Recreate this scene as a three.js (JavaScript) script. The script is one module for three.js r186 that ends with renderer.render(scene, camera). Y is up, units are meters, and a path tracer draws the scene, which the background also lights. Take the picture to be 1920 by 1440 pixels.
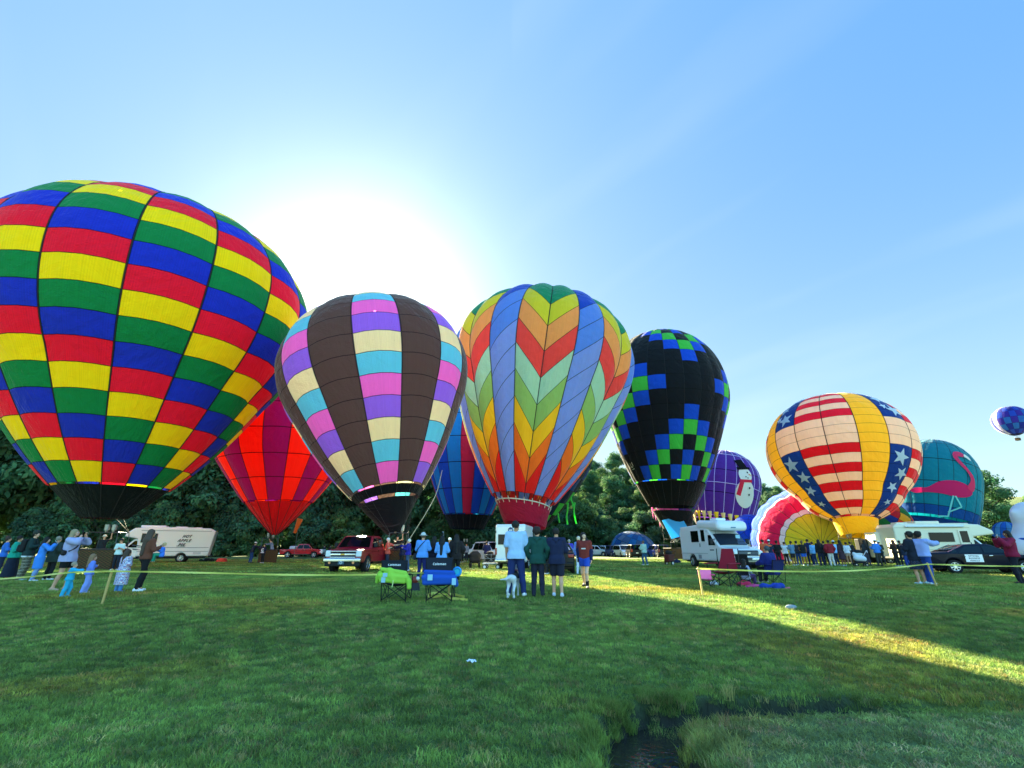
import * as THREE from 'three';
import { mergeGeometries, mergeVertices } from 'three/addons/utils/BufferGeometryUtils.js';
import { RoundedBoxGeometry } from 'three/addons/geometries/RoundedBoxGeometry.js';
import { TextGeometry } from 'three/addons/geometries/TextGeometry.js';
import { TessellateModifier } from 'three/addons/modifiers/TessellateModifier.js';
import { ImprovedNoise } from 'three/addons/math/ImprovedNoise.js';
import { FontLoader } from 'three/addons/loaders/FontLoader.js';

/* ---------- camera, sky, sun, exposure ---------- */
const EYE = 1.15, F = 887, PITCH = 19.26 * Math.PI / 180, CP = Math.cos(PITCH), SP = Math.sin(PITCH);
const scene = new THREE.Scene();
const camera = new THREE.PerspectiveCamera(2 * Math.atan(720 / F) * 180 / Math.PI, 4 / 3, 0.1, 3000);
camera.position.set(0, EYE, 0); camera.rotation.x = PITCH; camera.updateMatrixWorld();
const renderer = new THREE.WebGLRenderer();
renderer.toneMapping = THREE.LinearToneMapping;
const EXPOSURE = 10;
renderer.toneMappingExposure = EXPOSURE;
renderer.shadowMap.enabled = true;
const SUN_AZ = -20.3 * Math.PI / 180, SUN_EL = 25 * Math.PI / 180;
const sunDir = new THREE.Vector3(Math.sin(SUN_AZ) * Math.cos(SUN_EL), Math.sin(SUN_EL), -Math.cos(SUN_AZ) * Math.cos(SUN_EL));
const sun = new THREE.DirectionalLight(new THREE.Color(1, 0.88, 0.55), 5);
sun.position.copy(sunDir).multiplyScalar(300); sun.castShadow = true;
Object.assign(sun.shadow.camera, { left: -120, right: 120, top: 120, bottom: -120, near: 1, far: 700 });
sun.shadow.mapSize.set(4096, 4096);
scene.add(sun); scene.add(sun.target);
const smooth = (a, b, x) => { const t = Math.min(1, Math.max(0, (x - a) / (b - a))); return t * t * (3 - 2 * t); };
const noise = new ImprovedNoise();
{
  const W = 1024, H = 512, data = new Float32Array(W * H * 4), d = new THREE.Vector3();
  const cirrus = (x, y) => { // faint high streaks of thin cloud
    let s = 0, a = 1; for (let k = 0; k < 4; k++) { s += a * noise.noise(x * 1.1 * 2 ** k + 7, y * 5 * 2 ** k, 3.3 + k); a *= 0.55; } return s;
  };
  for (let j = 0; j < H; j++) for (let i = 0; i < W; i++) {
    const el = ((j + 0.5) / H - 0.5) * Math.PI, lon = ((i + 0.5) / W - 0.5) * 2 * Math.PI;
    d.set(Math.cos(el) * Math.cos(lon), Math.sin(el), Math.cos(el) * Math.sin(lon));
    const g = Math.acos(Math.min(1, Math.max(-1, d.dot(sunDir)))) * 180 / Math.PI, up = Math.max(0, d.y);
    const h = Math.pow(1 - up, 3.2);
    let r = 0.08 + 0.8 * h, gg = 0.385 + 0.85 * h, b = 1.0 + 0.16 * h;
    const fillBoost = 1 + 1.9 * smooth(68, 125, g); r *= 1 + (fillBoost - 1) * 0.8; gg *= fillBoost; b *= 1 + (fillBoost - 1) * 0.75; // added fill light: sky out of view behind the camera brightened
    const glow = 1.35 * Math.exp(-Math.pow(g / 11.5, 2)) + 0.75 * Math.exp(-g / 17) + 0.34 * Math.exp(-g / 48);
    r += glow * 0.95; gg += glow * 0.92; b += glow * 0.6;
    if (d.y > 0.03) { const q = 1 / (d.y + 0.18), u = d.x * q, v = d.z * q, c = Math.max(0, cirrus(u * 0.5 + v * 0.55, v * 0.5 - u * 0.62)); const k = 0.075 * Math.min(1, c) * smooth(0.03, 0.2, d.y) * (d.x > 0 ? 1 : 0.4); r += k; gg += k * 0.8; b += k * 0.3; }
    const o = (j * W + i) * 4, k = (d.y < 0 ? Math.max(0.25, 1 + d.y * 4) : 1) / EXPOSURE;
    data[o] = r * k; data[o + 1] = gg * k; data[o + 2] = b * k; data[o + 3] = 1;
  }
  const t = new THREE.DataTexture(data, W, H, THREE.RGBAFormat, THREE.FloatType);
  t.mapping = THREE.EquirectangularReflectionMapping; t.magFilter = t.minFilter = THREE.LinearFilter; t.needsUpdate = true;
  scene.background = t; scene.environment = t;
}

/* ---------- helpers ---------- */
const V = (x, y, z) => new THREE.Vector3(x, y, z);
let seedState = 12345;
const rnd = () => { seedState = (seedState + 0x6d2b79f5) | 0; let t = Math.imul(seedState ^ (seedState >>> 15), 1 | seedState); t = (t + Math.imul(t ^ (t >>> 7), 61 | t)) ^ t; return ((t ^ (t >>> 14)) >>> 0) / 4294967296; };
const reseed = (s) => { seedState = s; };
const rr = (a, b) => a + (b - a) * rnd();
const rad = (d) => d * Math.PI / 180;
// what the lens sees: a pixel of the 1920 x 1440 picture as a direction, a point at a forward distance, a sideways offset
const ray = (px, py) => { const u = (px - 960) / F, v = (720 - py) / F; return V(u, SP + v * CP, -(CP - v * SP)); };
const at = (px, py, Z) => { const d = ray(px, py); return d.multiplyScalar(Z / -d.z).add(V(0, EYE, 0)); };
const colX = (px, Z, y = 0) => (px - 960) / F * (Z * CP + (y - EYE) * SP);
const names = {};
const numbered = (n) => { const k = names[n] = (names[n] ?? -1) + 1; return k ? `${n}_${String(k).padStart(3, '0')}` : n; };
function tag(o, label, category, group) { o.userData.label = label; if (category) o.userData.category = category; if (group) o.userData.group = group; return o; }
function thing(name, label, category, pos, yaw = 0, group) {
  const o = new THREE.Group(); o.name = numbered(name); scene.add(o); o.position.set(...pos); o.rotation.y = yaw; return tag(o, label, category, group);
}
function put(parent, name, geo, mat, pos) {
  const m = new THREE.Mesh(Array.isArray(geo) ? merge(geo) : geo, mat); m.name = parent === scene ? numbered(name) : name; m.castShadow = m.receiveShadow = true;
  if (pos) m.position.set(...pos); parent.add(m); return m;
}
function merge(list) {
  const a = list.map((g) => { const n = g.index ? g.toNonIndexed() : g.clone(); for (const k of Object.keys(n.attributes)) if (!['position', 'normal', 'uv'].includes(k)) n.deleteAttribute(k); if (!n.attributes.uv) n.setAttribute('uv', new THREE.BufferAttribute(new Float32Array(n.attributes.position.count * 2), 2)); if (!n.attributes.normal) n.computeVertexNormals(); n.morphAttributes = {}; return n; });
  return a.length === 1 ? a[0] : mergeGeometries(a);
}
const mats = new Map();
function mat(color, rough = 0.7, metal = 0, extra) {
  const k = JSON.stringify([color, rough, metal, extra && Object.keys(extra), extra?.name]);
  if (!mats.has(k)) mats.set(k, new THREE.MeshStandardMaterial({ color, roughness: rough, metalness: metal, side: THREE.DoubleSide, ...extra }));
  return mats.get(k);
}
const box = (w, h, d, x = 0, y = 0, z = 0, ry = 0) => { const g = new THREE.BoxGeometry(w, h, d); if (ry) g.rotateY(ry); return g.translate(x, y, z); };
const rbox = (w, h, d, r, x = 0, y = 0, z = 0) => new RoundedBoxGeometry(w, h, d, 2, Math.min(r, w / 2.01, h / 2.01, d / 2.01)).translate(x, y, z);
const cyl = (r1, r2, h, n = 14, x = 0, y = 0, z = 0) => new THREE.CylinderGeometry(r1, r2, h, n).translate(x, y, z);
function rod(a, b, r, n = 6, r2 = r) {
  const d = b.clone().sub(a), g = new THREE.CylinderGeometry(r2, r, d.length(), n);
  g.applyQuaternion(new THREE.Quaternion().setFromUnitVectors(V(0, 1, 0), d.normalize()));
  return g.translate((a.x + b.x) / 2, (a.y + b.y) / 2, (a.z + b.z) / 2);
}
const tube = (pts, r, n = 24, m = 6) => new THREE.TubeGeometry(new THREE.CatmullRomCurve3(pts), n, r, m);
function canvasTex(w, h, draw, srgb = true) {
  const c = document.createElement('canvas'); c.width = w; c.height = h; const x = c.getContext('2d'); draw(x, w, h);
  const t = new THREE.CanvasTexture(c); if (srgb) t.colorSpace = THREE.SRGBColorSpace; t.wrapS = t.wrapT = THREE.RepeatWrapping; return t;
}
function noiseTex(n, f, srgb) { // f(u, v) tiles -> [r, g, b] 0..255
  const d = new Uint8Array(n * n * 4);
  for (let j = 0; j < n; j++) for (let i = 0; i < n; i++) { const c = f(i / n, j / n), o = (j * n + i) * 4; d[o] = c[0]; d[o + 1] = c[1]; d[o + 2] = c[2]; d[o + 3] = 255; }
  const t = new THREE.DataTexture(d, n, n); t.wrapS = t.wrapT = THREE.RepeatWrapping; t.magFilter = t.minFilter = THREE.LinearFilter; if (srgb) t.colorSpace = THREE.SRGBColorSpace; t.needsUpdate = true; return t;
}
const tileNoise = (u, v, f, s = 0) => { // noise on a torus so that it tiles
  const a = u * 2 * Math.PI, b = v * 2 * Math.PI, q = f / (2 * Math.PI);
  return noise.noise(Math.cos(a) * q + 11 + s, Math.sin(a) * q + Math.cos(b) * q, Math.sin(b) * q + 5 + s * 0.7);
};
const font = await new FontLoader().loadAsync('fonts/droid/droid_sans_bold.typeface.json');
/* ---------- terrain, water, grass ---------- */
const creek = [V(1.0, 0, 3.4), V(1.12, 0, 4.4), V(1.18, 0, 5.0), V(1.28, 0, 5.5), V(1.62, 0, 5.86), V(2.2, 0, 6.0), V(2.9, 0, 6.06), V(3.8, 0, 6.1), V(5.2, 0, 6.0), V(7.5, 0, 5.7), V(14, 0, 5.0)];
const creekW = [0.42, 0.4, 0.36, 0.36, 0.34, 0.32, 0.3, 0.27, 0.22, 0.2, 0.25];
function creekAt(x, Z) { // distance to the channel's middle, its half width there, and the side
  let best = 1e9, w = 0.2, side = 1;
  for (let i = 0; i + 1 < creek.length; i++) {
    const a = creek[i], b = creek[i + 1], dx = b.x - a.x, dz = b.z - a.z, t = Math.min(1, Math.max(0, ((x - a.x) * dx + (Z - a.z) * dz) / (dx * dx + dz * dz)));
    const d = Math.hypot(x - a.x - dx * t, Z - a.z - dz * t);
    if (d < best) { best = d; w = creekW[i] + (creekW[i + 1] - creekW[i]) * t; side = dx * (Z - a.z) - dz * (x - a.x) > 0 ? 1 : -1; }
  }
  return [best, w, side];
}
const WATER = -0.72;
function ground(x, Z) {
  let h = -0.46 * smooth(13.5, 5.8, Z);
  if (Z < 16 && Math.abs(x) < 22) {
    h += 0.018 * noise.noise(x * 1.3, Z * 1.3, 0.4) + 0.035 * noise.noise(x * 0.45, Z * 0.45, 2.4);
    if (Z < 9) {
      const [d, w, side] = creekAt(x, Z);
      const nearBank = side < 0 && x > 0.9 ? smooth(0.9, 1.5, x) : 0, e = d + 0.06 * noise.noise(x * 5, Z * 5, 1.2) + 0.025 * noise.noise(x * 17, Z * 17, 3.3);
      h += nearBank * 0.015 * smooth(w, w + 0.25, d) * smooth(2.6, 0.5, d);
      h -= (1 - nearBank) * 0.04 * Math.exp(-Math.pow(d / (w + 0.75), 2));
      h -= (0.06 + 0.32 * smooth(4.6, 2.2, x)) * (1 - smooth(w * 0.8, w + 0.1, e));
    }
  }
  if (Z > 98) h += 24 * smooth(98, 190, Z) * (0.75 + 0.35 * noise.noise(x * 0.012, Z * 0.01, 4.2));
  else if (Z > 16) h += 0.05 * noise.noise(x * 0.07, Z * 0.07, 9.1);
  return h;
}
const onGround = (px, Z) => { const x = colX(px, Z, 0); return [x, ground(x, Z), -Z]; };
const grassTone = (x, Z) => { // patches of lusher, drier and worn lawn, near bank painted lighter
  const a = 1.3 * noise.noise(x * 0.22, Z * 0.3, 1.7), b = noise.noise(x * 0.9, Z * 1.1, 5.1), c = noise.noise(x * 3.1, Z * 3.4, 8.3), dry = smooth(0.12, 0.5, noise.noise(x * 0.35 + 4, Z * 0.4, 12.6) + 0.25 * b);
  const k = 1 + 0.26 * a + 0.24 * b + 0.2 * c;
  const [d0, , s0] = Z < 7 && x > 0.9 ? creekAt(x, Z) : [9, 0, 1], pale = s0 < 0 ? smooth(0.2, 0.7, d0) : 0;  // near bank's brighter sky light put into its colour, with a drier tone
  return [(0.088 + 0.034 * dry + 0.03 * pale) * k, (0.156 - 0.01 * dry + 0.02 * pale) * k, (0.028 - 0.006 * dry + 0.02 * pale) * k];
};
{
  const xs = [], zs = [];
  for (let x = -900; x < -60; x += 40) xs.push(x); for (let x = -60; x < -12; x += 3) xs.push(x);
  for (let x = -12; x < -1; x += 0.3) xs.push(x); for (let x = -1; x < 9; x += 0.07) xs.push(x); for (let x = 9; x < 18; x += 0.4) xs.push(x); for (let x = 18; x < 60; x += 3) xs.push(x); for (let x = 60; x <= 900; x += 40) xs.push(x);
  for (let z = -60; z < 3; z += 4) zs.push(z); for (let z = 3; z < 7.4; z += 0.06) zs.push(z); for (let z = 7.4; z < 16; z += 0.25) zs.push(z); for (let z = 16; z < 96; z += 2) zs.push(z); for (let z = 96; z < 240; z += 6) zs.push(z); for (let z = 240; z <= 1200; z += 60) zs.push(z);
  const P = [], C = [], U = [], I = [];
  for (const z of zs) for (const x of xs) {
    P.push(x, ground(x, z), -z); U.push(x, z);
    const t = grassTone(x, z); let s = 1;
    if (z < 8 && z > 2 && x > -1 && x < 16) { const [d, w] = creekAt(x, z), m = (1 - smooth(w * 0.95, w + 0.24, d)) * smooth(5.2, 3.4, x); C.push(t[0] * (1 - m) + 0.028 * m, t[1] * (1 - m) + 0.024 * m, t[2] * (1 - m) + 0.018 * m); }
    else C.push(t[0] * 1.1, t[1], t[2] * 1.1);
  }
  for (let j = 0; j + 1 < zs.length; j++) for (let i = 0; i + 1 < xs.length; i++) { const a = j * xs.length + i, b = a + xs.length; I.push(a, a + 1, b, a + 1, b + 1, b); }
  const g = new THREE.BufferGeometry(); g.setAttribute('position', new THREE.Float32BufferAttribute(P, 3)); g.setAttribute('color', new THREE.Float32BufferAttribute(C, 3)); g.setAttribute('uv', new THREE.Float32BufferAttribute(U, 2)); g.setIndex(I); g.computeVertexNormals();
  const tex = noiseTex(1024, (u, v) => { const s = 0.62 + 0.55 * (tileNoise(u, v, 60) * 0.5 + tileNoise(u, v, 210, 3) * 0.6 + tileNoise(u, v, 24, 6) * 0.3); const k = Math.max(90, Math.min(255, 255 * s + 70)); return [k, k, k]; }, false);
  tex.repeat.set(1 / 4.1, 1 / 4.1);
  const m = new THREE.MeshStandardMaterial({ vertexColors: true, roughness: 1, map: tex, bumpMap: tex, bumpScale: 0.05, side: THREE.DoubleSide });
  const o = put(scene, 'ground', g, m); o.userData.kind = 'structure'; o.userData.label = 'mown grass field sloping down to a small creek';
}
{
  const w = put(scene, 'creek_water', new THREE.PlaneGeometry(15, 3.6, 60, 16).rotateX(-Math.PI / 2).translate(6.5, WATER, -4.9), new THREE.MeshPhysicalMaterial({ color: new THREE.Color().setRGB(0.035, 0.03, 0.022), roughness: 0.04, specularIntensity: 1, ior: 1.33, bumpMap: (() => { const t = noiseTex(256, (u, v) => { const k = 127 + 100 * tileNoise(u, v, 9) + 22 * tileNoise(u, v, 24, 4); return [k, k, k]; }, false); t.repeat.set(22, 6); return t; })(), bumpScale: 0.007 }));
  w.userData.kind = 'structure'; w.userData.label = 'dark brown water of a small creek between grass banks';
}
{ // mown lawn: patches of blades, denser and finer near the lens
  reseed(77);
  const blades = (n, R, h, w, lean) => {
    const P = [], N = [], I = [];
    for (let k = 0; k < n; k++) {
      const a = rnd() * 6.283, q = Math.sqrt(rnd()) * R, x = Math.cos(a) * q, z = Math.sin(a) * q, hh = h * rr(0.55, 1.25), b = rnd() * 6.283, l = lean * rr(0.2, 1.2), cx = Math.cos(b), cz = Math.sin(b), ww = w * rr(0.7, 1.2), c = rnd() * 6.283, sx = Math.cos(c) * ww / 2, sz = Math.sin(c) * ww / 2, o = P.length / 3;
      P.push(x - sx, -0.01, z - sz, x + sx, -0.01, z + sz, x - sx * 0.8 + cx * l * 0.35, hh * 0.6, z - sz * 0.8 + cz * l * 0.35, x + sx * 0.8 + cx * l * 0.35, hh * 0.6, z + sz * 0.8 + cz * l * 0.35, x + cx * l, hh, z + cz * l);
      for (let i = 0; i < 5; i++) N.push(cx * 0.35, 0.85, cz * 0.35);
      I.push(o, o + 1, o + 2, o + 1, o + 3, o + 2, o + 2, o + 3, o + 4);
    }
    const g = new THREE.BufferGeometry(); g.setAttribute('position', new THREE.Float32BufferAttribute(P, 3)); g.setIndex(I); g.computeVertexNormals(); return g;
  };
  const grassMat = new THREE.MeshPhysicalMaterial({ color: 0xffffff, roughness: 0.8, transmission: 0.25, thickness: 0, side: THREE.DoubleSide, specularIntensity: 0.35 });
  const field = (name, label, geo, spots) => {
    const im = new THREE.InstancedMesh(geo, grassMat, spots.length), m = new THREE.Matrix4(), q = new THREE.Quaternion(), c = new THREE.Color();
    spots.forEach(([x, Z, s, tall, tint], i) => {
      q.setFromAxisAngle(V(0, 1, 0), rnd() * 6.283); m.compose(V(x, ground(x, Z), -Z), q, V(s, s * tall, s)); im.setMatrixAt(i, m);
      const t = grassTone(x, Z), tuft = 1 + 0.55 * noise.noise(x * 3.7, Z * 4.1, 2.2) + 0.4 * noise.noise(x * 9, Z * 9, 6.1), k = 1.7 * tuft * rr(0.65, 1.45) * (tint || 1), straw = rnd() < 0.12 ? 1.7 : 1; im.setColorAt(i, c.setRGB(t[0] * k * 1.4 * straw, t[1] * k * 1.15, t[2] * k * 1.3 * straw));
    });
    im.name = numbered(name); im.castShadow = im.receiveShadow = true; im.userData.kind = 'stuff'; im.userData.label = label; im.userData.category = 'grass'; scene.add(im);
  };
  const near = [], mid = [], far = [], tall = [];
  const wet = (x, Z) => { if (Z > 8.5 || x < -0.5) return 1; const [d, w, s] = creekAt(x, Z); if (x > 3 && rnd() < smooth(2.6, 4.6, x)) return 1; return d < w + (s > 0 ? 0.16 : 0.04) + 0.06 * noise.noise(x * 7, Z * 7, 4.4) ? 0 : 1; };
  for (let Z = 4.2; Z < 12; Z += 0.085) { const hw = Z * 1.12 + 0.7, step = 0.085 * (1 + 0.05 * (Z - 4)); for (let x = -hw; x < hw; x += step) { const X = x + rr(-0.05, 0.05), z = Z + rr(-0.05, 0.05); if (wet(X, z)) near.push([X, z, rr(0.75, 1.2), rr(0.55, 1.02) * (1 + 0.3 * noise.noise(X * 0.8, z * 0.8, 3)) * (X > 1.2 && z < 7 && creekAt(X, z)[2] < 0 ? 0.68 : 1)]); } }
  for (let Z = 12; Z < 24; Z += 0.19) { const hw = Z * 1.1; for (let x = -hw; x < hw; x += 0.2) mid.push([x + rr(-0.1, 0.1), Z + rr(-0.1, 0.1), rr(0.9, 1.5), rr(0.55, 1.0)]); }
  for (let Z = 24; Z < 62; Z += 0.5) { const hw = Z * 1.08; for (let x = -hw; x < hw; x += 0.55) far.push([x + rr(-0.25, 0.25), Z + rr(-0.25, 0.25), rr(1.8, 3), rr(0.22, 0.4)]); }
  for (let k = 0; k < 700; k++) { // longer grass left standing along the water
    const i = rnd() < 0.75 ? Math.floor(rnd() * 5) : Math.floor(rnd() * (creek.length - 2)), t = rnd(), a = creek[i], b = creek[i + 1], nx = b.z - a.z, nz = -(b.x - a.x), l = Math.hypot(nx, nz), s = rnd() < (i >= 3 ? 0.9 : 0.5) ? -1 : 1, off = s * (creekW[i] + rr(0.0, 0.5) * rnd() + 0.01);
    const x = a.x + (b.x - a.x) * t + nx / l * off, Z = a.z + (b.z - a.z) * t + nz / l * off;
    if (Z > 4) tall.push([x, Z, rr(0.7, 1.3), rr(0.7, 1.5) * (rnd() < 0.06 ? 1.6 : 1), 1]);
  }
  for (let k = 0; k < 60; k++) { const a = rr(0, 6.28), q = Math.sqrt(rnd()) * 0.22; tall.push([1.72 + Math.cos(a) * q * 1.1, 6.02 + Math.sin(a) * q * 0.6, rr(0.9, 1.3), rr(1.8, 3), 1.4]); }
  field('grass', 'short mown grass filling the foreground lawn', blades(34, 0.085, 0.042, 0.0075, 0.05), near);
  field('grass', 'mown grass of the field around the barrier tape', blades(30, 0.16, 0.055, 0.014, 0.05), mid);
  field('grass', 'distant mown grass under the balloons', blades(30, 0.2, 0.08, 0.022, 0.06), far);
  field('grass', 'long unmown grass fringing the creek', blades(26, 0.07, 0.055, 0.006, 0.06), tall);
}
/* ---------- the wood behind the field ---------- */
{
  reseed(411);
  const leafMat = (r, g, b) => new THREE.MeshPhysicalMaterial({ color: new THREE.Color().setRGB(r, g, b), vertexColors: true, roughness: 1, transmission: 0.3, thickness: 0, side: THREE.DoubleSide, specularIntensity: 0.4 });
  const greens = [leafMat(0.06, 0.145, 0.055), leafMat(0.078, 0.16, 0.048), leafMat(0.05, 0.125, 0.058), leafMat(0.11, 0.2, 0.04)];
  const barkTex = noiseTex(128, (u, v) => { const k = 150 + 80 * tileNoise(u, v * 0.3, 22) + 40 * tileNoise(u, v, 60, 2); return [k, k * 0.9, k * 0.8]; }, true);
  const bark = new THREE.MeshStandardMaterial({ color: 0x4a4038, roughness: 1, map: barkTex, bumpMap: barkTex, bumpScale: 0.03 });
  function crown(h, w, low, clusters, per, size) { // leaf sprays over a lumpy crown, gaps between its boughs
    const P = [], N = [], C = [], I = [], c = V(0, h * (0.5 + low / 2), 0), hy = h * (1 - low) / 2;
    for (let k = 0; k < clusters; k++) {
      const y = rr(-1, 1), a = rnd() * 6.283, shell = Math.pow(rnd(), 0.4), e = Math.sqrt(Math.max(0, 1 - y * y)) * (0.75 + 0.35 * noise.noise(Math.cos(a) * 1.6, y * 1.6, Math.sin(a) * 1.6 + h)) * (y < 0 ? 1 : 1 - 0.15 * y);
      const cx = Math.cos(a) * w * e * shell, cz = Math.sin(a) * w * e * shell, cy = c.y + y * hy * (0.6 + 0.4 * shell), R = rr(0.12, 0.22) * w + 0.35, tone = rr(0.6, 1.45), warm = rr(0.85, 1.25);
      for (let j = 0; j < per; j++) {
        const b = rnd() * 6.283, t = rr(-1, 1), q = Math.sqrt(1 - t * t), rad0 = R * Math.pow(rnd(), 0.33), x = cx + Math.cos(b) * q * rad0 * 1.15, yy = cy + t * rad0 * 0.75, z = cz + Math.sin(b) * q * rad0 * 1.15;
        if (yy < 0.1) continue;
        const s = size * rr(0.5, 1.2), n = V(Math.cos(b) * q + rr(-0.7, 0.7), t + rr(0, 1.1), Math.sin(b) * q + rr(-0.7, 0.7)).normalize(), u = V(rr(-1, 1), rr(-0.6, 0.3), rr(-1, 1)).cross(n).normalize(), v = u.clone().cross(n), o = P.length / 3;
        const p = [u.clone().multiplyScalar(-s), v.clone().multiplyScalar(s * 0.45).addScaledVector(u, -0.1 * s), u.clone().multiplyScalar(s * 0.9), v.clone().multiplyScalar(-s * 0.5).addScaledVector(u, 0.1 * s)];
        const k2 = tone * rr(0.75, 1.3);
        for (const r of p) { P.push(x + r.x, yy + r.y, z + r.z); N.push(n.x, n.y, n.z); C.push(k2 * warm, k2, k2 * (2 - warm)); }
        I.push(o, o + 1, o + 2, o, o + 2, o + 3);
      }
    }
    const g = new THREE.BufferGeometry(); g.setAttribute('position', new THREE.Float32BufferAttribute(P, 3)); g.setAttribute('normal', new THREE.Float32BufferAttribute(N, 3)); g.setAttribute('color', new THREE.Float32BufferAttribute(C, 3)); g.setIndex(I); return g;
  }
  function trunk(h, r) {
    const list = [tube([V(0, -0.6, 0), V(0.05 * h * rr(-1, 1) * 0.4, h * 0.35, 0.02 * h * rr(-1, 1)), V(0.03 * h * rr(-1, 1), h * 0.8, 0.03 * h * rr(-1, 1))], r, 8, 7)];
    const p = list[0].attributes.position; for (let i = 0; i < p.count; i++) { const k = 1 - 0.75 * Math.max(0, p.getY(i)) / h; p.setX(i, p.getX(i) * k); p.setZ(i, p.getZ(i) * k); }
    for (let k = 0; k < 6; k++) { const y = h * rr(0.25, 0.7), a = rnd() * 6.283, l = h * rr(0.15, 0.3); list.push(rod(V(0, y, 0), V(Math.cos(a) * l, y + l * rr(0.5, 1), Math.sin(a) * l), r * 0.4, 5, r * 0.12)); }
    return merge(list);
  }
  const kinds = [];
  for (let k = 0; k < 7; k++) { const h = [13, 16, 11, 18, 9, 14, 7][k], w = [4.6, 5.4, 4.4, 5.2, 4.2, 4.0, 3.6][k]; kinds.push({ h, crown: crown(h, w, k === 6 ? 0.02 : 0.1, 70, 175, 0.28), trunk: trunk(h, 0.022 * h) }); }
  const wood = [];
  const label = ['dark green broadleaf tree of the wood behind the field, one of many alike', 'tall tree standing on the wooded hillside behind the field'];
  function tree(x, Z, kind, s, tone, lab, group) {
    const k = kinds[kind], t = thing('tree', lab, 'tree', [x, ground(x, Z), -Z], rnd() * 6.283, group);
    put(t, 'trunk', k.trunk, bark); put(t, 'crown', k.crown, greens[tone]); t.scale.set(s * rr(0.9, 1.1), s * rr(0.9, 1.12), s * rr(0.9, 1.1)); wood.push(t); return t;
  }
  const G1 = 'trees along the wood edge', G2 = 'trees up the wooded hillside';
  // the near dark wood on the left
  for (let i = 0; i < 17; i++) tree(-104 + i * 6.1 + rr(-1.5, 1.5), 74 + i * 1.1 + rr(-3, 3), [0, 1, 5, 3][i % 4], rr(1.75, 2.0) * (1.36 - i * 0.035), [2, 0][i % 2], 'tall dark tree of the near wood behind the left motorhome', 'tall trees of the left wood');
  for (let i = 0; i < 15; i++) tree(-100 + i * 6.6 + rr(-2, 2), 68 + i * 1.5 + rr(-2, 2), 6, rr(0.8, 1.1), [2, 0][i % 2], 'low bushy tree at the foot of the near wood on the left', 'low trees along the left wood');
  for (let i = 0; i < 13; i++) tree(-112 + i * 7.6 + rr(-2, 2), 86 + i * 0.9 + rr(-3, 3), [1, 3][i % 2], rr(1.7, 1.95) * (1.3 - i * 0.035), [0, 2][i % 2], 'tallest dark tree in the back row of the left wood', 'back trees of the left wood');
  // edge of the wood across the middle and right
  for (let i = 0; i < 26; i++) tree(-12 + i * 5.4 + rr(-1.5, 1.5), 99 + rr(-2, 3), [6, 4, 2][i % 3], rr(0.85, 1.1), [0, 2, 1][i % 3], 'low leafy tree right behind the far row of parked cars', 'low trees behind the parked cars');
  for (let i = 0; i < 24; i++) tree(-10 + i * 5.8 + rr(-2, 2), 109 + rr(-3, 3), [0, 2, 4, 5][i % 4], rr(0.8, 1.05) * (i > 11 ? 0.85 : 1), [0, 1, 2][i % 3], 'middle sized tree behind the low trees along the car row', 'second row of trees behind the cars');
  // the hillside
  for (let row = 0; row < 4; row++) for (let i = 0; i < 13; i++) tree(-40 + i * 7.2 + rr(-2.5, 2.5) + (row % 2) * 3.5, 122 + row * 13 + rr(-3, 3), [0, 1, 3, 5][(i + row) % 4], rr(0.85, 1.1), [1, 0, 2, 0][(i * 3 + row) % 4], label[1], G2);
  for (let i = 0; i < 11; i++) tree(56 + i * 7.5 + rr(-2, 2), 122 + rr(-3, 3), [0, 5, 2][i % 3], rr(0.75, 0.95), [0, 2][i % 2], 'distant tree of the right wood behind the flamingo and snowman balloons', 'far trees of the right wood');
  // trees that stand out
  tree(colX(1882, 92), 92, 1, 0.98, 0, 'tall airy tree rising behind the flamingo balloon at right');
  tree(colX(1050, 104), 104, 2, 0.75, 3, 'bright yellow green tree behind the chevron balloon and its streamers');
  tree(colX(640, 84), 84, 6, 1.1, 1, 'light leaved small tree behind the near red pickup');
  const fw = crown(9, 7, 0.0, 60, 110, 0.5), list = [];
  const im = new THREE.InstancedMesh(fw, greens[2], 190), m4 = new THREE.Matrix4();
  for (let i = 0; i < 190; i++) { const x = rr(-150, 130), Z = rr(112, 190) - (x < -30 ? 12 : 0); m4.compose(V(x, ground(x, Z) - 1, -Z), new THREE.Quaternion().setFromAxisAngle(V(0, 1, 0), rnd() * 6.28), V(1, rr(0.5, 0.9), 1)); im.setMatrixAt(i, m4); }
  im.name = 'undergrowth'; im.userData = { kind: 'stuff', label: 'dark undergrowth filling the wood between the trunks', category: 'undergrowth' }; scene.add(im);
}
/* ---------- hot air balloons ---------- */
const seamTex = canvasTex(128, 128, (x, w, h) => { x.fillStyle = '#fff'; x.fillRect(0, 0, w, h); for (let i = 0; i < 60; i++) { x.fillStyle = `rgba(0,0,0,${0.012 + 0.02 * ((i * 7) % 5) / 5})`; x.fillRect((i * 53) % w, 0, 1 + (i % 3), h); } x.strokeStyle = 'rgba(20,16,24,0.8)'; x.lineWidth = 2.4; x.strokeRect(0.6, 0.6, w - 1.2, h - 1.2); });
seamTex.wrapS = seamTex.wrapT = THREE.ClampToEdgeWrapping;
const clothTex = noiseTex(512, (u, v) => { const k = 128 + 70 * tileNoise(u, v, 9) + 45 * tileNoise(u, v * 0.5, 22, 4) + 26 * tileNoise(u, v, 60, 7); return [k, k, k]; }, false);
clothTex.channel = 1; clothTex.repeat.set(0.22, 0.22);
const fabrics = new Map();
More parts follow.
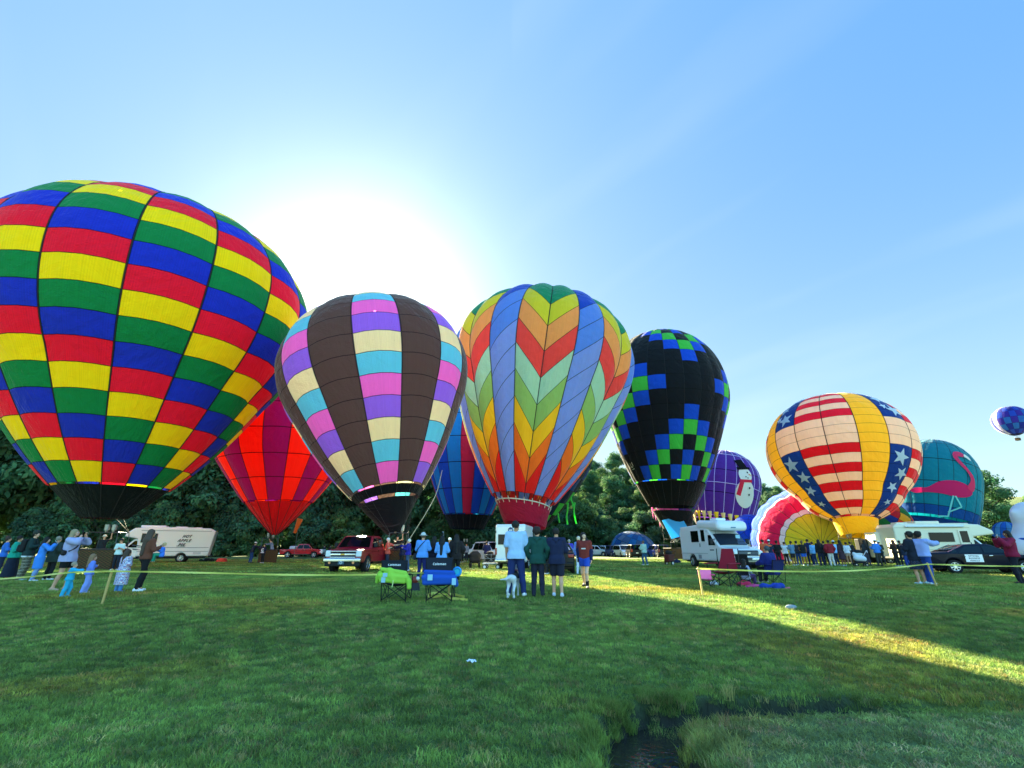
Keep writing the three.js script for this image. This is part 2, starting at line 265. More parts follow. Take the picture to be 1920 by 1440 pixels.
function fabric(color, through = 0.5, seam = true) {
  const k = color + '|' + through + seam;
  if (!fabrics.has(k)) fabrics.set(k, new THREE.MeshPhysicalMaterial({ color, roughness: 1, transmission: through, thickness: 0, side: THREE.DoubleSide, map: seam ? seamTex : null, bumpMap: clothTex, bumpScale: 0.12, specularIntensity: 0.35 }));
  return fabrics.get(k);
}
const wickerTex = canvasTex(128, 128, (x, w, h) => { x.fillStyle = '#8a6a44'; x.fillRect(0, 0, w, h); for (let j = 0; j < 16; j++) for (let i = 0; i < 16; i++) { const s = (i + j) % 2; x.fillStyle = s ? `rgb(${150 + (i * 37 + j * 11) % 40},${115 + (i * 17) % 30},72)` : `rgb(92,${66 + (j * 13) % 14},40)`; x.fillRect(i * 8, j * 8 + (s ? 1 : 2), 8, s ? 6 : 4); } });
const wicker = new THREE.MeshStandardMaterial({ color: 0x8c8074, map: wickerTex, bumpMap: wickerTex, bumpScale: 0.02, roughness: 0.85, side: THREE.DoubleSide });
const rail = mat(0x2a211c, 0.6), steel = mat(0x50545a, 0.35, 0.8), wire = mat(0x303236, 0.5, 0.5), tapeM = mat(0x1b1a20, 0.8);
class Envelope { // a balloon's skin as a surface of revolution about its own leaning axis: sphere above, tapering cone below
  constructor(base, mouth, centre, R, rm, kt = 0.92, convex = 0.04) {
    this.base = V(...base); this.mouth = mouth; this.R = R;
    const Y = centre.clone().sub(mouth), L = Y.length(); Y.normalize();
    const toCam = V(0, EYE, 0).sub(centre), Z = toCam.addScaledVector(Y, -toCam.dot(Y)).normalize(), X = Y.clone().cross(Z);
    this.basis = new THREE.Matrix4().makeBasis(X, Y, Z).setPosition(mouth.clone().sub(this.base)); this.X = X; this.Y = Y; this.Z = Z;
    // tangent from the mouth ring to the sphere
    let phi = 0; { let lo = 0, hi = Math.PI / 2; for (let i = 0; i < 40; i++) { phi = (lo + hi) / 2; const r = R * Math.cos(phi), h = L - R * Math.sin(phi); const s = (r - rm) / Math.max(1e-3, h), want = Math.tan(phi); (s > want) ? lo = phi : hi = phi; } }
    const tr = R * Math.cos(phi), th = L - R * Math.sin(phi), pr = [];
    for (let i = 0; i <= 40; i++) { const t = i / 40; pr.push([rm + (tr - rm) * t + convex * R * Math.sin(Math.PI * t) * (1 - 0.35 * t), th * t]); }
    for (let i = 1; i <= 60; i++) { const a = -phi + (Math.PI / 2 + phi) * i / 60; pr.push([Math.max(0.001, R * Math.cos(a)), L + R * Math.sin(a) * (a > 0 ? kt : 1)]); }
    this.len = [0]; for (let i = 1; i < pr.length; i++) this.len.push(this.len[i - 1] + Math.hypot(pr[i][0] - pr[i - 1][0], pr[i][1] - pr[i - 1][1]));
    this.total = this.len[this.len.length - 1]; this.pr = pr;
  }
  prof(s) { const l = Math.max(0, Math.min(1, s)) * this.total; let i = 1; while (i < this.len.length - 1 && this.len[i] < l) i++; const t = (l - this.len[i - 1]) / (this.len[i] - this.len[i - 1] || 1), a = this.pr[i - 1], b = this.pr[i]; return [a[0] + (b[0] - a[0]) * t, a[1] + (b[1] - a[1]) * t]; }
  point(theta, s, out = 0) { const [r, h] = this.prof(s), q = Math.max(0, r + out); return V(q * Math.sin(theta), h + out * (s > 0.75 ? (s - 0.75) * 4 : 0), q * Math.cos(theta)).applyMatrix4(this.basis); }
  patch(t0, t1, lo, hi, nu, nv, bulge, sag = 0, lift = 0) { // lo(u), hi(u): heights along the gore, both 0..1
    const P = [], U = [], U1 = [], I = [];
    for (let j = 0; j <= nv; j++) for (let i = 0; i <= nu; i++) {
      const u = i / nu, v = j / nv, a = lo(u), b = hi(u), s = a + (b - a) * v, th = t0 + (t1 - t0) * u, [r] = this.prof(s);
      const o = lift + bulge * Math.min(r, this.R * 0.7) * Math.sin(Math.PI * u) + sag * Math.sin(Math.PI * v) * Math.sin(Math.PI * u), p = this.point(th, s, o);
      P.push(p.x, p.y, p.z); U.push(u, v); U1.push(th * this.R * 0.8, s * this.total);
    }
    for (let j = 0; j < nv; j++) for (let i = 0; i < nu; i++) { const a = j * (nu + 1) + i, b = a + nu + 1; I.push(a, a + 1, b, a + 1, b + 1, b); }
    const g = new THREE.BufferGeometry(); g.setAttribute('position', new THREE.Float32BufferAttribute(P, 3)); g.setAttribute('uv', new THREE.Float32BufferAttribute(U, 2)); g.setAttribute('uv1', new THREE.Float32BufferAttribute(U1, 2)); g.setIndex(I); g.computeVertexNormals(); return g;
  }
  tapes(G, s0, s1, r, shift = 0, n = 26) {
    const list = []; for (let g = 0; g < G; g++) { const pts = []; for (let i = 0; i <= n; i++) pts.push(this.point((g + shift) * 2 * Math.PI / G, s0 + (s1 - s0) * i / n, 0.012)); list.push(new THREE.TubeGeometry(new THREE.CatmullRomCurve3(pts), n, r, 4)); } return merge(list);
  }
  applique(shape, theta, s, tilt, scale, lift = 0.05, edge = 0.4) { // a flat cut-out sewn on the skin
    let g = new THREE.ShapeGeometry(shape, 10); g = new TessellateModifier(edge / scale, 6).modify(g.toNonIndexed());
    const p = g.attributes.position, c = Math.cos(tilt), sn = Math.sin(tilt), uv1 = [];
    for (let i = 0; i < p.count; i++) { const x = (p.getX(i) * c - p.getY(i) * sn) * scale, y = (p.getX(i) * sn + p.getY(i) * c) * scale, ss = s + y / this.total, q = this.point(theta + x / Math.max(0.4, this.prof(ss)[0]), ss, lift); p.setXYZ(i, q.x, q.y, q.z); uv1.push(x, y); }
    g.setAttribute('uv1', new THREE.Float32BufferAttribute(uv1, 2)); g.computeVertexNormals(); return g;
  }
}
function basket(t, x, y, z, yaw, o = {}) { // wicker car, its frame and burner, and the cables up to the mouth
  const w = o.w || 1.3, d = o.d || 1.1, h = o.h || 1.1, M = new THREE.Matrix4().makeRotationY(yaw).setPosition(x, y, z), T = (g) => g.applyMatrix4(M);
  const k = put(t, 'basket', T(merge([rbox(w, h, 0.07, 0.03, 0, h / 2, d / 2), rbox(w, h, 0.07, 0.03, 0, h / 2, -d / 2), rbox(0.07, h, d - 0.07, 0.03, w / 2 - 0.035, h / 2, 0), rbox(0.07, h, d - 0.07, 0.03, -w / 2 + 0.035, h / 2, 0), box(w - 0.1, 0.06, d - 0.1, 0, 0.06, 0)])), wicker);
  put(k, 'rim', T(merge([tube([V(-w / 2, h, -d / 2), V(w / 2, h, -d / 2)], 0.06, 2), tube([V(-w / 2, h, d / 2), V(w / 2, h, d / 2)], 0.06, 2), tube([V(-w / 2, h, -d / 2), V(-w / 2, h, d / 2)], 0.06, 2), tube([V(w / 2, h, -d / 2), V(w / 2, h, d / 2)], 0.06, 2), rbox(w + 0.04, 0.12, d + 0.04, 0.04, 0, 0.06, 0)])), rail);
  const top = h + (o.up || 1.0), bw = w * 0.42, bd = d * 0.42, F0 = [];
  for (const [a, b] of [[-1, -1], [1, -1], [-1, 1], [1, 1]]) F0.push(rod(V(a * w / 2.1, h, b * d / 2.1), V(a * bw, top, b * bd), 0.018));
  F0.push(rod(V(-bw, top, bd), V(bw, top, bd), 0.02), rod(V(-bw, top, -bd), V(bw, top, -bd), 0.02), rod(V(-bw, top, -bd), V(-bw, top, bd), 0.02), rod(V(bw, top, -bd), V(bw, top, bd), 0.03));
  put(t, 'burner_frame', T(merge(F0)), steel);
  const B = []; for (const s of [-1, 1]) B.push(cyl(0.15, 0.13, 0.34, 14, s * 0.2, top + 0.3, 0), cyl(0.1, 0.06, 0.2, 10, s * 0.2, top + 0.08, 0)); put(t, 'burner', T(merge(B)), mat(0x9a9ca0, 0.35, 0.85));
  if (o.env) { const L = []; for (let i = 0; i < 8; i++) { const a = i * Math.PI / 4 + 0.39, c = [[1, 1], [1, 1], [-1, 1], [-1, 1], [-1, -1], [-1, -1], [1, -1], [1, -1]][i], q = V(c[0] * bw, top, c[1] * bd).applyMatrix4(M); const p = o.env.point(Math.atan2(c[0], c[1]) + (i % 2 ? 0.2 : -0.2), o.s0 || 0); L.push(rod(q, p, 0.012, 4)); } put(t, 'suspension_cable', L, wire); }
}
// a balloon from what the picture shows: where its mouth, its left, right and top edges are, and how far off it stands
function fit(o) {
  const dl = ray(...o.l).normalize(), dr = ray(...o.r).normalize(), dc = dl.clone().add(dr).normalize(), al = Math.acos(dl.dot(dr)) / 2, Zc = o.Z + (o.back || 0);
  const D = Zc / -dc.z, C = dc.clone().multiplyScalar(D).add(V(0, EYE, 0)), R = D * Math.sin(al), dt = ray(...o.t).normalize(), be = Math.acos(dt.dot(dc));
  return { C, R, kt: Math.min(1.15, Math.max(0.7, Math.sin(be) / Math.sin(al))) };
}
function balloon(o) {
  const f = fit(o), M = at(o.m[0], o.m[1], o.Z), bx = o.basketX ?? o.m[0], base = onGround(bx, o.Z), rm = o.rm, t = thing(o.name || 'hot_air_balloon', o.label, o.category || 'hot air balloon', base);
  const E = new Envelope(base, M, f.C, f.R, rm, o.kt ?? f.kt, o.convex ?? 0.05), G = o.G, N = o.N, sk = o.skirt ?? 0.06, sh = o.shift || 0, top = o.cap ?? 0.97, nu = o.nu || 4, nv = o.nv || 3, bu = o.bulge ?? 0.03;
  const lim = (s) => Math.max(sk, Math.min(top, s)), warp = o.warp || ((v) => v);
  for (let g = 0; g < G; g++) for (let r = o.r0 || 0; r < N; r++) {
    const c = o.color(g, r); if (c === null) continue;
    const skew = o.skew ? o.skew(g) : [0, 0], e = (k) => (u) => { const q = k === 0 ? 0 : k === N ? N : k + skew[0] + (skew[1] - skew[0]) * u + (skew[2] || 0) * Math.sin(Math.PI * u); return lim(sk + (top - sk) * warp(Math.max(0, Math.min(N, q)) / N)); };
    put(t, 'panel', E.patch((g + sh) * 2 * Math.PI / G, (g + 1 + sh) * 2 * Math.PI / G, e(r), e(r + 1), nu, nv, bu, o.sag || 0), fabric(c, o.through ?? 0.4));
  }
  put(t, 'crown_cap', E.patch(0, 2 * Math.PI, () => top - 0.015, () => 1, 32, 4, 0, 0, 0.07), fabric(o.capColor || '#20242c', 0.4, false));
  if (o.tape !== 0) put(t, 'load_tape', E.tapes(G, 0, top, o.tape || 0.03, sh), tapeM);
  if (sk > 0 && o.skirtColor) put(t, 'skirt', E.patch(0, 2 * Math.PI, () => 0, () => sk - 0.004, 32, 4, 0), fabric(o.skirtColor, o.skirtThrough ?? 0.25, false));
  if (o.scoop) { // the cloth below the mouth
    const q = o.scoop, W = []; const c0 = M.clone(), c1 = at(q.to[0], q.to[1], o.Z), P = [], U = [], U1 = [], I = [], n = 28, m = 5;
    for (let j = 0; j <= m; j++) for (let i = 0; i <= n; i++) { const a = i / n * 2 * Math.PI, v = j / m, r = (q.r0 ?? rm) + (q.r1 - (q.r0 ?? rm)) * v, rip = 1 + 0.02 * Math.sin(a * 11) * v, c = c0.clone().lerp(c1, q.gap + (1 - q.gap) * v); const p = c.addScaledVector(E.X, r * rip * Math.sin(a)).addScaledVector(E.Z, r * rip * Math.cos(a)).sub(E.base); P.push(p.x, p.y, p.z); U.push(a, v); U1.push(a * r, v * 3); }
    for (let j = 0; j < m; j++) for (let i = 0; i < n; i++) { const a = j * (n + 1) + i, b = a + n + 1; I.push(a, b, a + 1, a + 1, b, b + 1); }
    const g = new THREE.BufferGeometry(); g.setAttribute('position', new THREE.Float32BufferAttribute(P, 3)); g.setAttribute('uv', new THREE.Float32BufferAttribute(U, 2)); g.setAttribute('uv1', new THREE.Float32BufferAttribute(U1, 2)); g.setIndex(I); g.computeVertexNormals();
    put(t, 'scoop', g, fabric(q.color, q.through ?? 0.3, false));
    if (q.lace) { const L = []; for (let i = 0; i < 22; i++) { const a = i / 22 * 2 * Math.PI, A = c0.clone().addScaledVector(E.X, rm * Math.sin(a) * 1.01).addScaledVector(E.Z, rm * 1.01 * Math.cos(a)).sub(E.base), Bq = c0.clone().lerp(c1, 0.25).addScaledVector(E.X, (q.r0 * 0.96) * Math.sin(a)).addScaledVector(E.Z, q.r0 * 0.96 * Math.cos(a)).sub(E.base); L.push(rod(A, Bq, 0.035, 4)); } L.push(tube([...Array(25)].map((_, i) => { const a = i / 24 * 2 * Math.PI, c = c0.clone().lerp(c1, q.gap + 0.01); return c.addScaledVector(E.X, q.r0 * 1.01 * Math.sin(a)).addScaledVector(E.Z, q.r0 * 1.01 * Math.cos(a)).sub(E.base); }), 0.05, 60, 5)); put(t, 'lacing', L, mat(0xd8cbb8, 0.8)); }
  }
  if (o.basket !== false) { const b = o.basket || {}; basket(t, b.dx || 0, b.dy || 0, b.dz || 0, b.yaw ?? 0.4, { ...b, env: E, s0: 0 }); }
  return { t, E, f, M, base };
}
const RYGB = ['#1a34d8', '#0a8a4c', '#ffec00', '#f4143c']; // blue, green, yellow, red
balloon({
  label: 'huge balloon in a red yellow green and blue checkerboard at the left edge', m: [196, 972], Z: 31, l: [-98, 575], r: [573, 590], t: [190, 352], rm: 1.15, kt: 0.76, G: 16, N: 19, shift: 0.52, skirt: 0.085, skirtColor: '#0c1418', basketX: 187, convex: 0.07,
  color: (g, r) => RYGB[(g + r + 16) % 4], capColor: '#e0102f', tape: 0.035, bulge: 0.035, through: 0.36, basket: { w: 1.9, d: 1.35, h: 1.15, up: 1.0, yaw: 0.15 },
});
const R2 = ['#ff3a14', '#8e1490'];
const b2 = balloon({
  label: 'red and magenta striped balloon behind the checkerboard balloon', m: [515, 1003], Z: 46, l: [396, 800], r: [668, 812], t: [548, 668], rm: 0.3, G: 18, N: 8, shift: 0.1, skirt: 0.17, basketX: 500,
  color: (g, r) => r < 6 ? R2[(g + 18) % 2] : R2[(g + r) % 2], capColor: '#f3260c', skirtColor: '#c01622', skirtThrough: 0.45, through: 0.55, tape: 0.03, basket: { w: 1.5, d: 1.2, yaw: 0.5 },
});
for (const [th, s] of [[0.32, 0.66], [0.1, 0.73]]) { // pale paw print
  const sh = new THREE.Shape(); sh.absellipse(0, -0.3, 0.55, 0.42, 0, 6.283); const L = [b2.E.applique(sh, th, s, 0.3, 1, 0.1)];
  for (const [x, y] of [[-0.55, 0.25], [-0.2, 0.55], [0.2, 0.55], [0.55, 0.25]]) { const c = new THREE.Shape(); c.absellipse(x, y, 0.17, 0.24, 0, 6.283); L.push(b2.E.applique(c, th, s, 0.3, 1, 0.1)); }
  put(b2.t, 'paw_print', L, fabric('#ff9a86', 0.5, false));
}
const P3 = ['#ff74e0', '#62dcf6', '#fffab8', '#9a6cf8'];
balloon({
  label: 'black balloon with columns of pink purple cyan and yellow panels behind the near red pickup', m: [729, 940], Z: 30.5, l: [519, 690], r: [873, 705], t: [690, 555], rm: 1.85, kt: 0.79, G: 14, N: 14, shift: -0.4, skirt: 0.035, skirtColor: '#0b0a10', convex: 0.05, back: 1,
  color: (g, r) => (g % 2 ? '#584640' : P3[(r - (g > 7 ? g - 14 : g) / 2 + 16) % 4]), capColor: '#584640', through: 0.62, tape: 0.022, bulge: 0.035, basketX: 742,
  scoop: { to: [738, 1000], r0: 1.72, r1: 0.42, gap: 0.08, color: '#101018' }, basket: { w: 1.3, d: 1.1, yaw: 0.3 },
});
const P4 = ['#1456c8', '#1c94d8', '#1456c8', '#1c94d8', '#e0284c'];
const b4 = balloon({
  label: 'blue striped balloon with one red stripe standing behind the black and pink balloon', m: [876, 992], Z: 72, l: [796, 835], r: [968, 835], t: [882, 740], rm: 2.4, G: 20, N: 6, shift: 0.35, skirt: 0.09, skirtColor: '#10141c', basketX: 872,
  color: (g, r) => P4[g % 5], capColor: '#0a3aa8', through: 0.45, tape: 0.04, basket: { w: 1.5, d: 1.2 },
});
const C5 = ['#f2201a', '#ff7a22', '#ffca1e', '#93c46c', '#a8dcc0', '#fb4a46', '#fba25a', '#d8d430', '#0a8a62', '#0a8a62', '#0a8a62', '#0a8a62'];
balloon({
  label: 'scalloped balloon with rainbow chevrons between periwinkle stripes and a dark red scoop', m: [981, 943], Z: 42, l: [853, 680], r: [1183, 685], t: [1015, 538], rm: 2.45, kt: 0.82, G: 21, N: 12, shift: 0.02, skirt: 0.012, back: 1.5, convex: 0.06,
  skew: (g) => [[-0.6, 0.6, -0.05], [0.66, -0.66, -0.08], [-0.66, 0.66, -0.08]][(g + 2) % 3], color: (g, r) => (g + 2) % 3 === 0 ? (r > 7 ? '#1246c8' : r > 5 ? '#5a8cf0' : '#7f9cf2') : C5[r], nu: 6, nv: 4,
  capColor: '#0a8a62', through: 0.55, tape: 0.035, bulge: 0.055, scoop: { to: [984, 985], r0: 2.35, r1: 1.8, gap: 0.1, color: '#b01a3e', through: 0.4, lace: true }, basket: { w: 1.6, d: 1.3 },
});
const dia = (g, r, g0, r0) => { const d = Math.abs(g - g0) + Math.abs(r - r0); return d === 4 ? 'B' : d === 3 ? 'G' : d === 2 ? 'K' : d === 1 ? 'B' : d === 0 ? 'G' : ''; };
const b6 = balloon({
  label: 'black balloon with stepped blue and lime green diamonds beside the chevron balloon', m: [1258, 950], Z: 56, l: [1130, 745], r: [1367, 742], t: [1240, 612], rm: 2.45, G: 24, N: 14, shift: 1.2, skirt: 0.11, skirtColor: '#08090c', convex: 0.07, cap: 0.975,
  color: (g, r) => { const k = g > 12 ? g - 24 : g; const c = dia(k, r, 0, 0) || dia(k, r, 0, 12) || dia(k, r, -6, 6) || dia(k, r, 6, 6) || dia(k, r, 12, 0) || dia(k, r, -12, 0) || dia(k, r, 12, 12) || dia(k, r, -12, 12) || 'K'; return { B: '#0f50d8', G: '#4fcc48', K: '#15151d' }[c]; },
  capColor: '#15151d', through: 0.4, tape: 0.02, bulge: 0.022, basketX: 1265, scoop: { to: [1272, 992], r0: 2.2, r1: 1.6, gap: 0.22, color: '#0c0d12' }, basket: { w: 1.7, d: 1.3, dy: 0.15 },
});
{ const L = font.generateShapes('GLO!', 0.62).map((s) => b6.E.applique(s, -1.2, 0.17, 0.1, 1, 0.06)); const u = new THREE.Shape(); u.moveTo(0, -0.25); u.lineTo(1.5, -0.25); u.lineTo(1.5, -0.17); u.lineTo(0, -0.17); L.push(b6.E.applique(u, -1.2, 0.17, 0.1, 1, 0.06)); put(b6.t, 'lettering', L, fabric('#e8e6d8', 0.2, false)); }
{ const g = merge([box(2.2, 2.3, 0.06)]); g.rotateX(-0.5); g.rotateZ(0.25); const p = at(1268, 988, 54).sub(V(...b6.base)); put(b6.t, 'scoop_window', g.translate(p.x, p.y, p.z), fabric('#58b8e8', 0.5, false)); }
const b7 = balloon({
  label: 'purple balloon with a snowman picture behind the white camper van', m: [1352, 979], Z: 86, l: [1288, 908], r: [1427, 903], t: [1362, 845], rm: 4.7, G: 22, N: 4, shift: 0.2, skirt: 0.03, convex: 0.02,
  color: (g, r) => '#5c2e98', capColor: '#50268a', through: 0.45, tape: 0, skirtColor: '#2a0f50', bulge: 0.03, scoop: { to: [1352, 1003], r0: 4.6, r1: 3.2, gap: 0.05, color: '#24103c' }, basket: { w: 1.5, d: 1.2 },
});
put(b7.t, 'load_tape', b7.E.tapes(22, 0, 0.97, 0.05, 0.2), mat(0xc8b8f0, 0.8));
put(b7.t, 'cross_tape', [0.36, 0.72].map((s) => tube([...Array(41)].map((_, i) => b7.E.point(i / 40 * 6.2832, s, 0.16)), 0.05, 120, 4)), mat(0xc8b8f0, 0.8));
{ // snowman sewn on the skin
  const th = 0.62, e = (x, y, a, b) => { const s = new THREE.Shape(); s.absellipse(x, y, a, b, 0, 6.283); return s; }, q = (pts) => { const s = new THREE.Shape(); pts.forEach(([x, y], i) => i ? s.lineTo(x, y) : s.moveTo(x, y)); return s; };
  const A = (shapes, lift) => shapes.map((s) => b7.E.applique(s, th, 0.3, 0.12, 1.12, lift, 0.5));
  put(b7.t, 'snowman_body', A([e(0, -0.2, 1.5, 2.1), e(0.05, 2.6, 1.05, 1.15)], 0.22), fabric('#f0eee8', 0.35, false));
  put(b7.t, 'snowman_hat', A([q([[-1.1, 3.25], [1.05, 3.6], [1.0, 3.95], [0.55, 3.9], [0.2, 5.3], [-1.05, 4.9], [-0.75, 3.75], [-1.15, 3.65]])], 0.3), fabric('#0c0c12', 0.1, false));
  put(b7.t, 'snowman_scarf', A([q([[-0.95, 1.4], [1.0, 1.55], [1.0, 1.95], [-0.95, 1.85]]), q([[-0.9, 1.6], [-0.3, 1.5], [-0.8, -0.6], [-1.4, -0.4]])], 0.28), fabric('#d82848', 0.3, false));
  put(b7.t, 'snowman_face', A([e(0.35, 3.0, 0.12, 0.14), e(0.0, 2.3, 0.09, 0.1), e(0.3, 2.15, 0.09, 0.1), e(0.55, 0.7, 0.13, 0.16), e(0.5, -0.3, 0.13, 0.16)], 0.32), fabric('#101014', 0.1, false));
  put(b7.t, 'snowman_nose', A([q([[0.5, 2.65], [1.1, 2.5], [0.5, 2.85]])], 0.32), fabric('#f07828', 0.3, false));
}
for (let i = 0; i < 14; i++) { const a = -1.4 + i * 0.21, p = b7.E.point(a, 0.012, 0.25), g = new THREE.ConeGeometry(0.38, 1.9, 6); g.rotateX(Math.PI); put(b7.t, 'tassel', g.translate(p.x, p.y - 0.2, p.z), mat(i % 3 ? 0xe8c890 : 0xf0c020, 0.8)); }
const starShape = (() => { const s = new THREE.Shape(); for (let i = 0; i < 10; i++) { const a = i * Math.PI / 5 + Math.PI / 2, r = i % 2 ? 0.42 : 1; i ? s.lineTo(Math.cos(a) * r, Math.sin(a) * r) : s.moveTo(Math.cos(a) * r, Math.sin(a) * r); } return s; })();
const b10 = balloon({
  label: 'stars and stripes balloon with yellow gores and a yellow scoop above the crowd', m: [1603, 975], Z: 45, l: [1437, 835], r: [1728, 852], t: [1580, 741], rm: 1.75, G: 16, N: 20, shift: 0.71, skirt: 0.012, convex: 0.1, back: 1,
  color: (g, r) => { const k = (g + 16) % 4, mid = r >= 8 && r < 11; if (k === 0) return '#ffd42e'; if (mid) return '#f4e2c6'; if (k === 1) return '#0d3a9c'; return r % 2 ? (r < 8 ? '#d01020' : '#d8143c') : '#f2e0c8'; },
  capColor: '#d8143c', through: 0.5, tape: 0.025, bulge: 0.025, scoop: { to: [1612, 1006], r0: 1.75, r1: 1.45, gap: 0.02, color: '#ffd21e', through: 0.5 }, basket: { w: 1.6, d: 1.3 },
});
for (const g of [1, 5, 9, 13]) for (const [s, k, f] of [[0.1, 0.42, 0.5], [0.18, 0.62, 0.45], [0.255, 0.75, 0.62], [0.335, 0.95, 0.42], [0.59, 0.95, 0.62], [0.61, 0.5, 0.25], [0.68, 0.8, 0.35], [0.76, 0.75, 0.62], [0.83, 0.5, 0.4]]) put(b10.t, 'star', b10.E.applique(starShape, (g + 0.71 + f) * 2 * Math.PI / 16, s, 0.35 + s * 2, k * 0.85, 0.16, 0.6), fabric('#e8ecf8', 0.4, false));
const b11 = balloon({
  label: 'teal balloon with a pink flamingo picture at the right', m: [1752, 982], Z: 64, l: [1668, 905], r: [1842, 893], t: [1752, 816], rm: 4.0, G: 20, N: 5, shift: 0.3, skirt: 0.02, convex: 0.04,
  color: (g, r) => r < 1 ? '#0a4c98' : '#0a7f96', capColor: '#0a7f96', through: 0.4, tape: 0.015, bulge: 0.02, warp: (v) => v < 0.2 ? v * 0.45 : 0.09 + (v - 0.2) * 0.91 / 0.8, scoop: { to: [1752, 1000], r0: 3.9, r1: 3.0, gap: 0.0, color: '#0a3c88' }, basket: { w: 1.5, d: 1.2 },
});
{ const th = 0.34, s0 = 0.235, sm = (pts) => { const c = new THREE.CatmullRomCurve3(pts.map(([x, y]) => V(x, y, 0)), true), s = new THREE.Shape(); c.getPoints(60).forEach((p, i) => i ? s.lineTo(p.x, p.y) : s.moveTo(p.x, p.y)); return s; }, A = (x, l, k = 1) => b11.E.applique(x, th, s0, 0.05, k, l, 0.5);
  put(b11.t, 'flamingo_body', [A(sm([[-3.9, 0.0], [-3.3, 0.3], [-2.2, 0.35], [-1.0, 1.2], [0.6, 1.5], [2.0, 1.0], [2.3, 0.3], [1.8, -0.2], [0.6, -0.5], [-0.8, -0.3], [-2.2, -0.25], [-3.4, -0.35]]), 0.16)], fabric('#e02468', 0.35, false));
  put(b11.t, 'flamingo_neck', [A(sm([[1.7, 0.9], [2.15, 1.9], [1.9, 2.7], [1.1, 3.7], [0.6, 4.6], [0.75, 5.5], [1.4, 5.7], [1.95, 5.3], [1.6, 4.9], [1.1, 4.9], [1.15, 4.4], [1.9, 3.3], [2.55, 2.3], [2.65, 1.2], [2.3, 0.5]]), 0.2)], fabric('#f03a6a', 0.35, false));
  put(b11.t, 'flamingo_bill', [A(sm([[1.9, 5.45], [2.45, 5.0], [2.5, 4.6], [2.05, 4.85], [1.8, 5.0]]), 0.22)], fabric('#f0e8e0', 0.3, false));
  const leg = (a, b) => { const dx = b[0] - a[0], dy = b[1] - a[1], l = Math.hypot(dx, dy), nx = -dy / l * 0.08, ny = dx / l * 0.08, s = new THREE.Shape(); s.moveTo(a[0] + nx, a[1] + ny); s.lineTo(b[0] + nx, b[1] + ny); s.lineTo(b[0] - nx, b[1] - ny); s.lineTo(a[0] - nx, a[1] - ny); return A(s, 0.18); };
  put(b11.t, 'flamingo_leg', [leg([0.2, -0.4], [-0.1, -1.9]), leg([-0.1, -1.9], [-0.3, -3.0]), leg([-0.3, -3.0], [-1.2, -3.1])], fabric('#7ed8d4', 0.3, false));
  put(b11.t, 'flamingo_leg', [leg([0.4, -0.4], [1.0, -1.6]), leg([1.0, -1.6], [-0.3, -2.5])], fabric('#7ed8d4', 0.3, false)); }
const b8 = balloon({
  label: 'dark navy balloon with green blocks and lime streamers half hidden behind the chevron balloon', m: [1000, 998], Z: 62, l: [905, 838], r: [1112, 838], t: [1005, 745], rm: 1.0, G: 16, N: 12, shift: 0.2, skirt: 0.04, skirtColor: '#0a1428',
  color: (g, r) => ['#0c1c48', '#0c1c48', '#3cb84a', '#123a90', '#0c1020'][(g * 2 + r * 3) % 5], capColor: '#0c1c48', through: 0.35, tape: 0.03, basket: { w: 1.5, d: 1.2 },
});
for (const [x, y, l] of [[1046, 940, 2.6], [1063, 943, 2.6], [1077, 942, 2.6], [1072, 932, 1.2]]) { const p = at(x, y, 61), pts = [0, 0.33, 0.66, 1].map((t) => V(Math.sin(t * 5 + x) * 0.12, -t * l, 0).add(p).sub(V(...b8.base))), g = new THREE.TubeGeometry(new THREE.CatmullRomCurve3(pts), 12, 0.11, 5); put(b8.t, 'streamer', g, fabric('#66e86a', 0.4, false)); }
const b9 = balloon({
  label: 'pink and violet balloon with tassels peeking out below the black diamond balloon', m: [1270, 1008], Z: 74, l: [1204, 893], r: [1324, 893], t: [1264, 836], rm: 0.6, G: 16, N: 8, shift: 0.4, skirt: 0.03, skirtColor: '#7a2a90', convex: 0.02,
  color: (g, r) => (g > 11 ? ['#e05ab0', '#b04ac0', '#6a5ad8', '#8ab0f0'][Math.min(3, Math.floor(r / 1.5))] : ['#0c5048', '#3a1c80', '#5a1c70'][(g + r) % 3]), capColor: '#3a1c80', through: 0.45, tape: 0.02, basket: { w: 1.4, d: 1.1 },
});
for (const [x, y] of [[1224, 962], [1229, 966], [1237, 978]]) { const p = at(x, y, 73.2).sub(V(...b9.base)); put(b9.t, 'tassel', new THREE.ConeGeometry(0.16, 1.7, 5).rotateX(Math.PI).translate(p.x, p.y, p.z), fabric('#f080c8', 0.4, false)); }
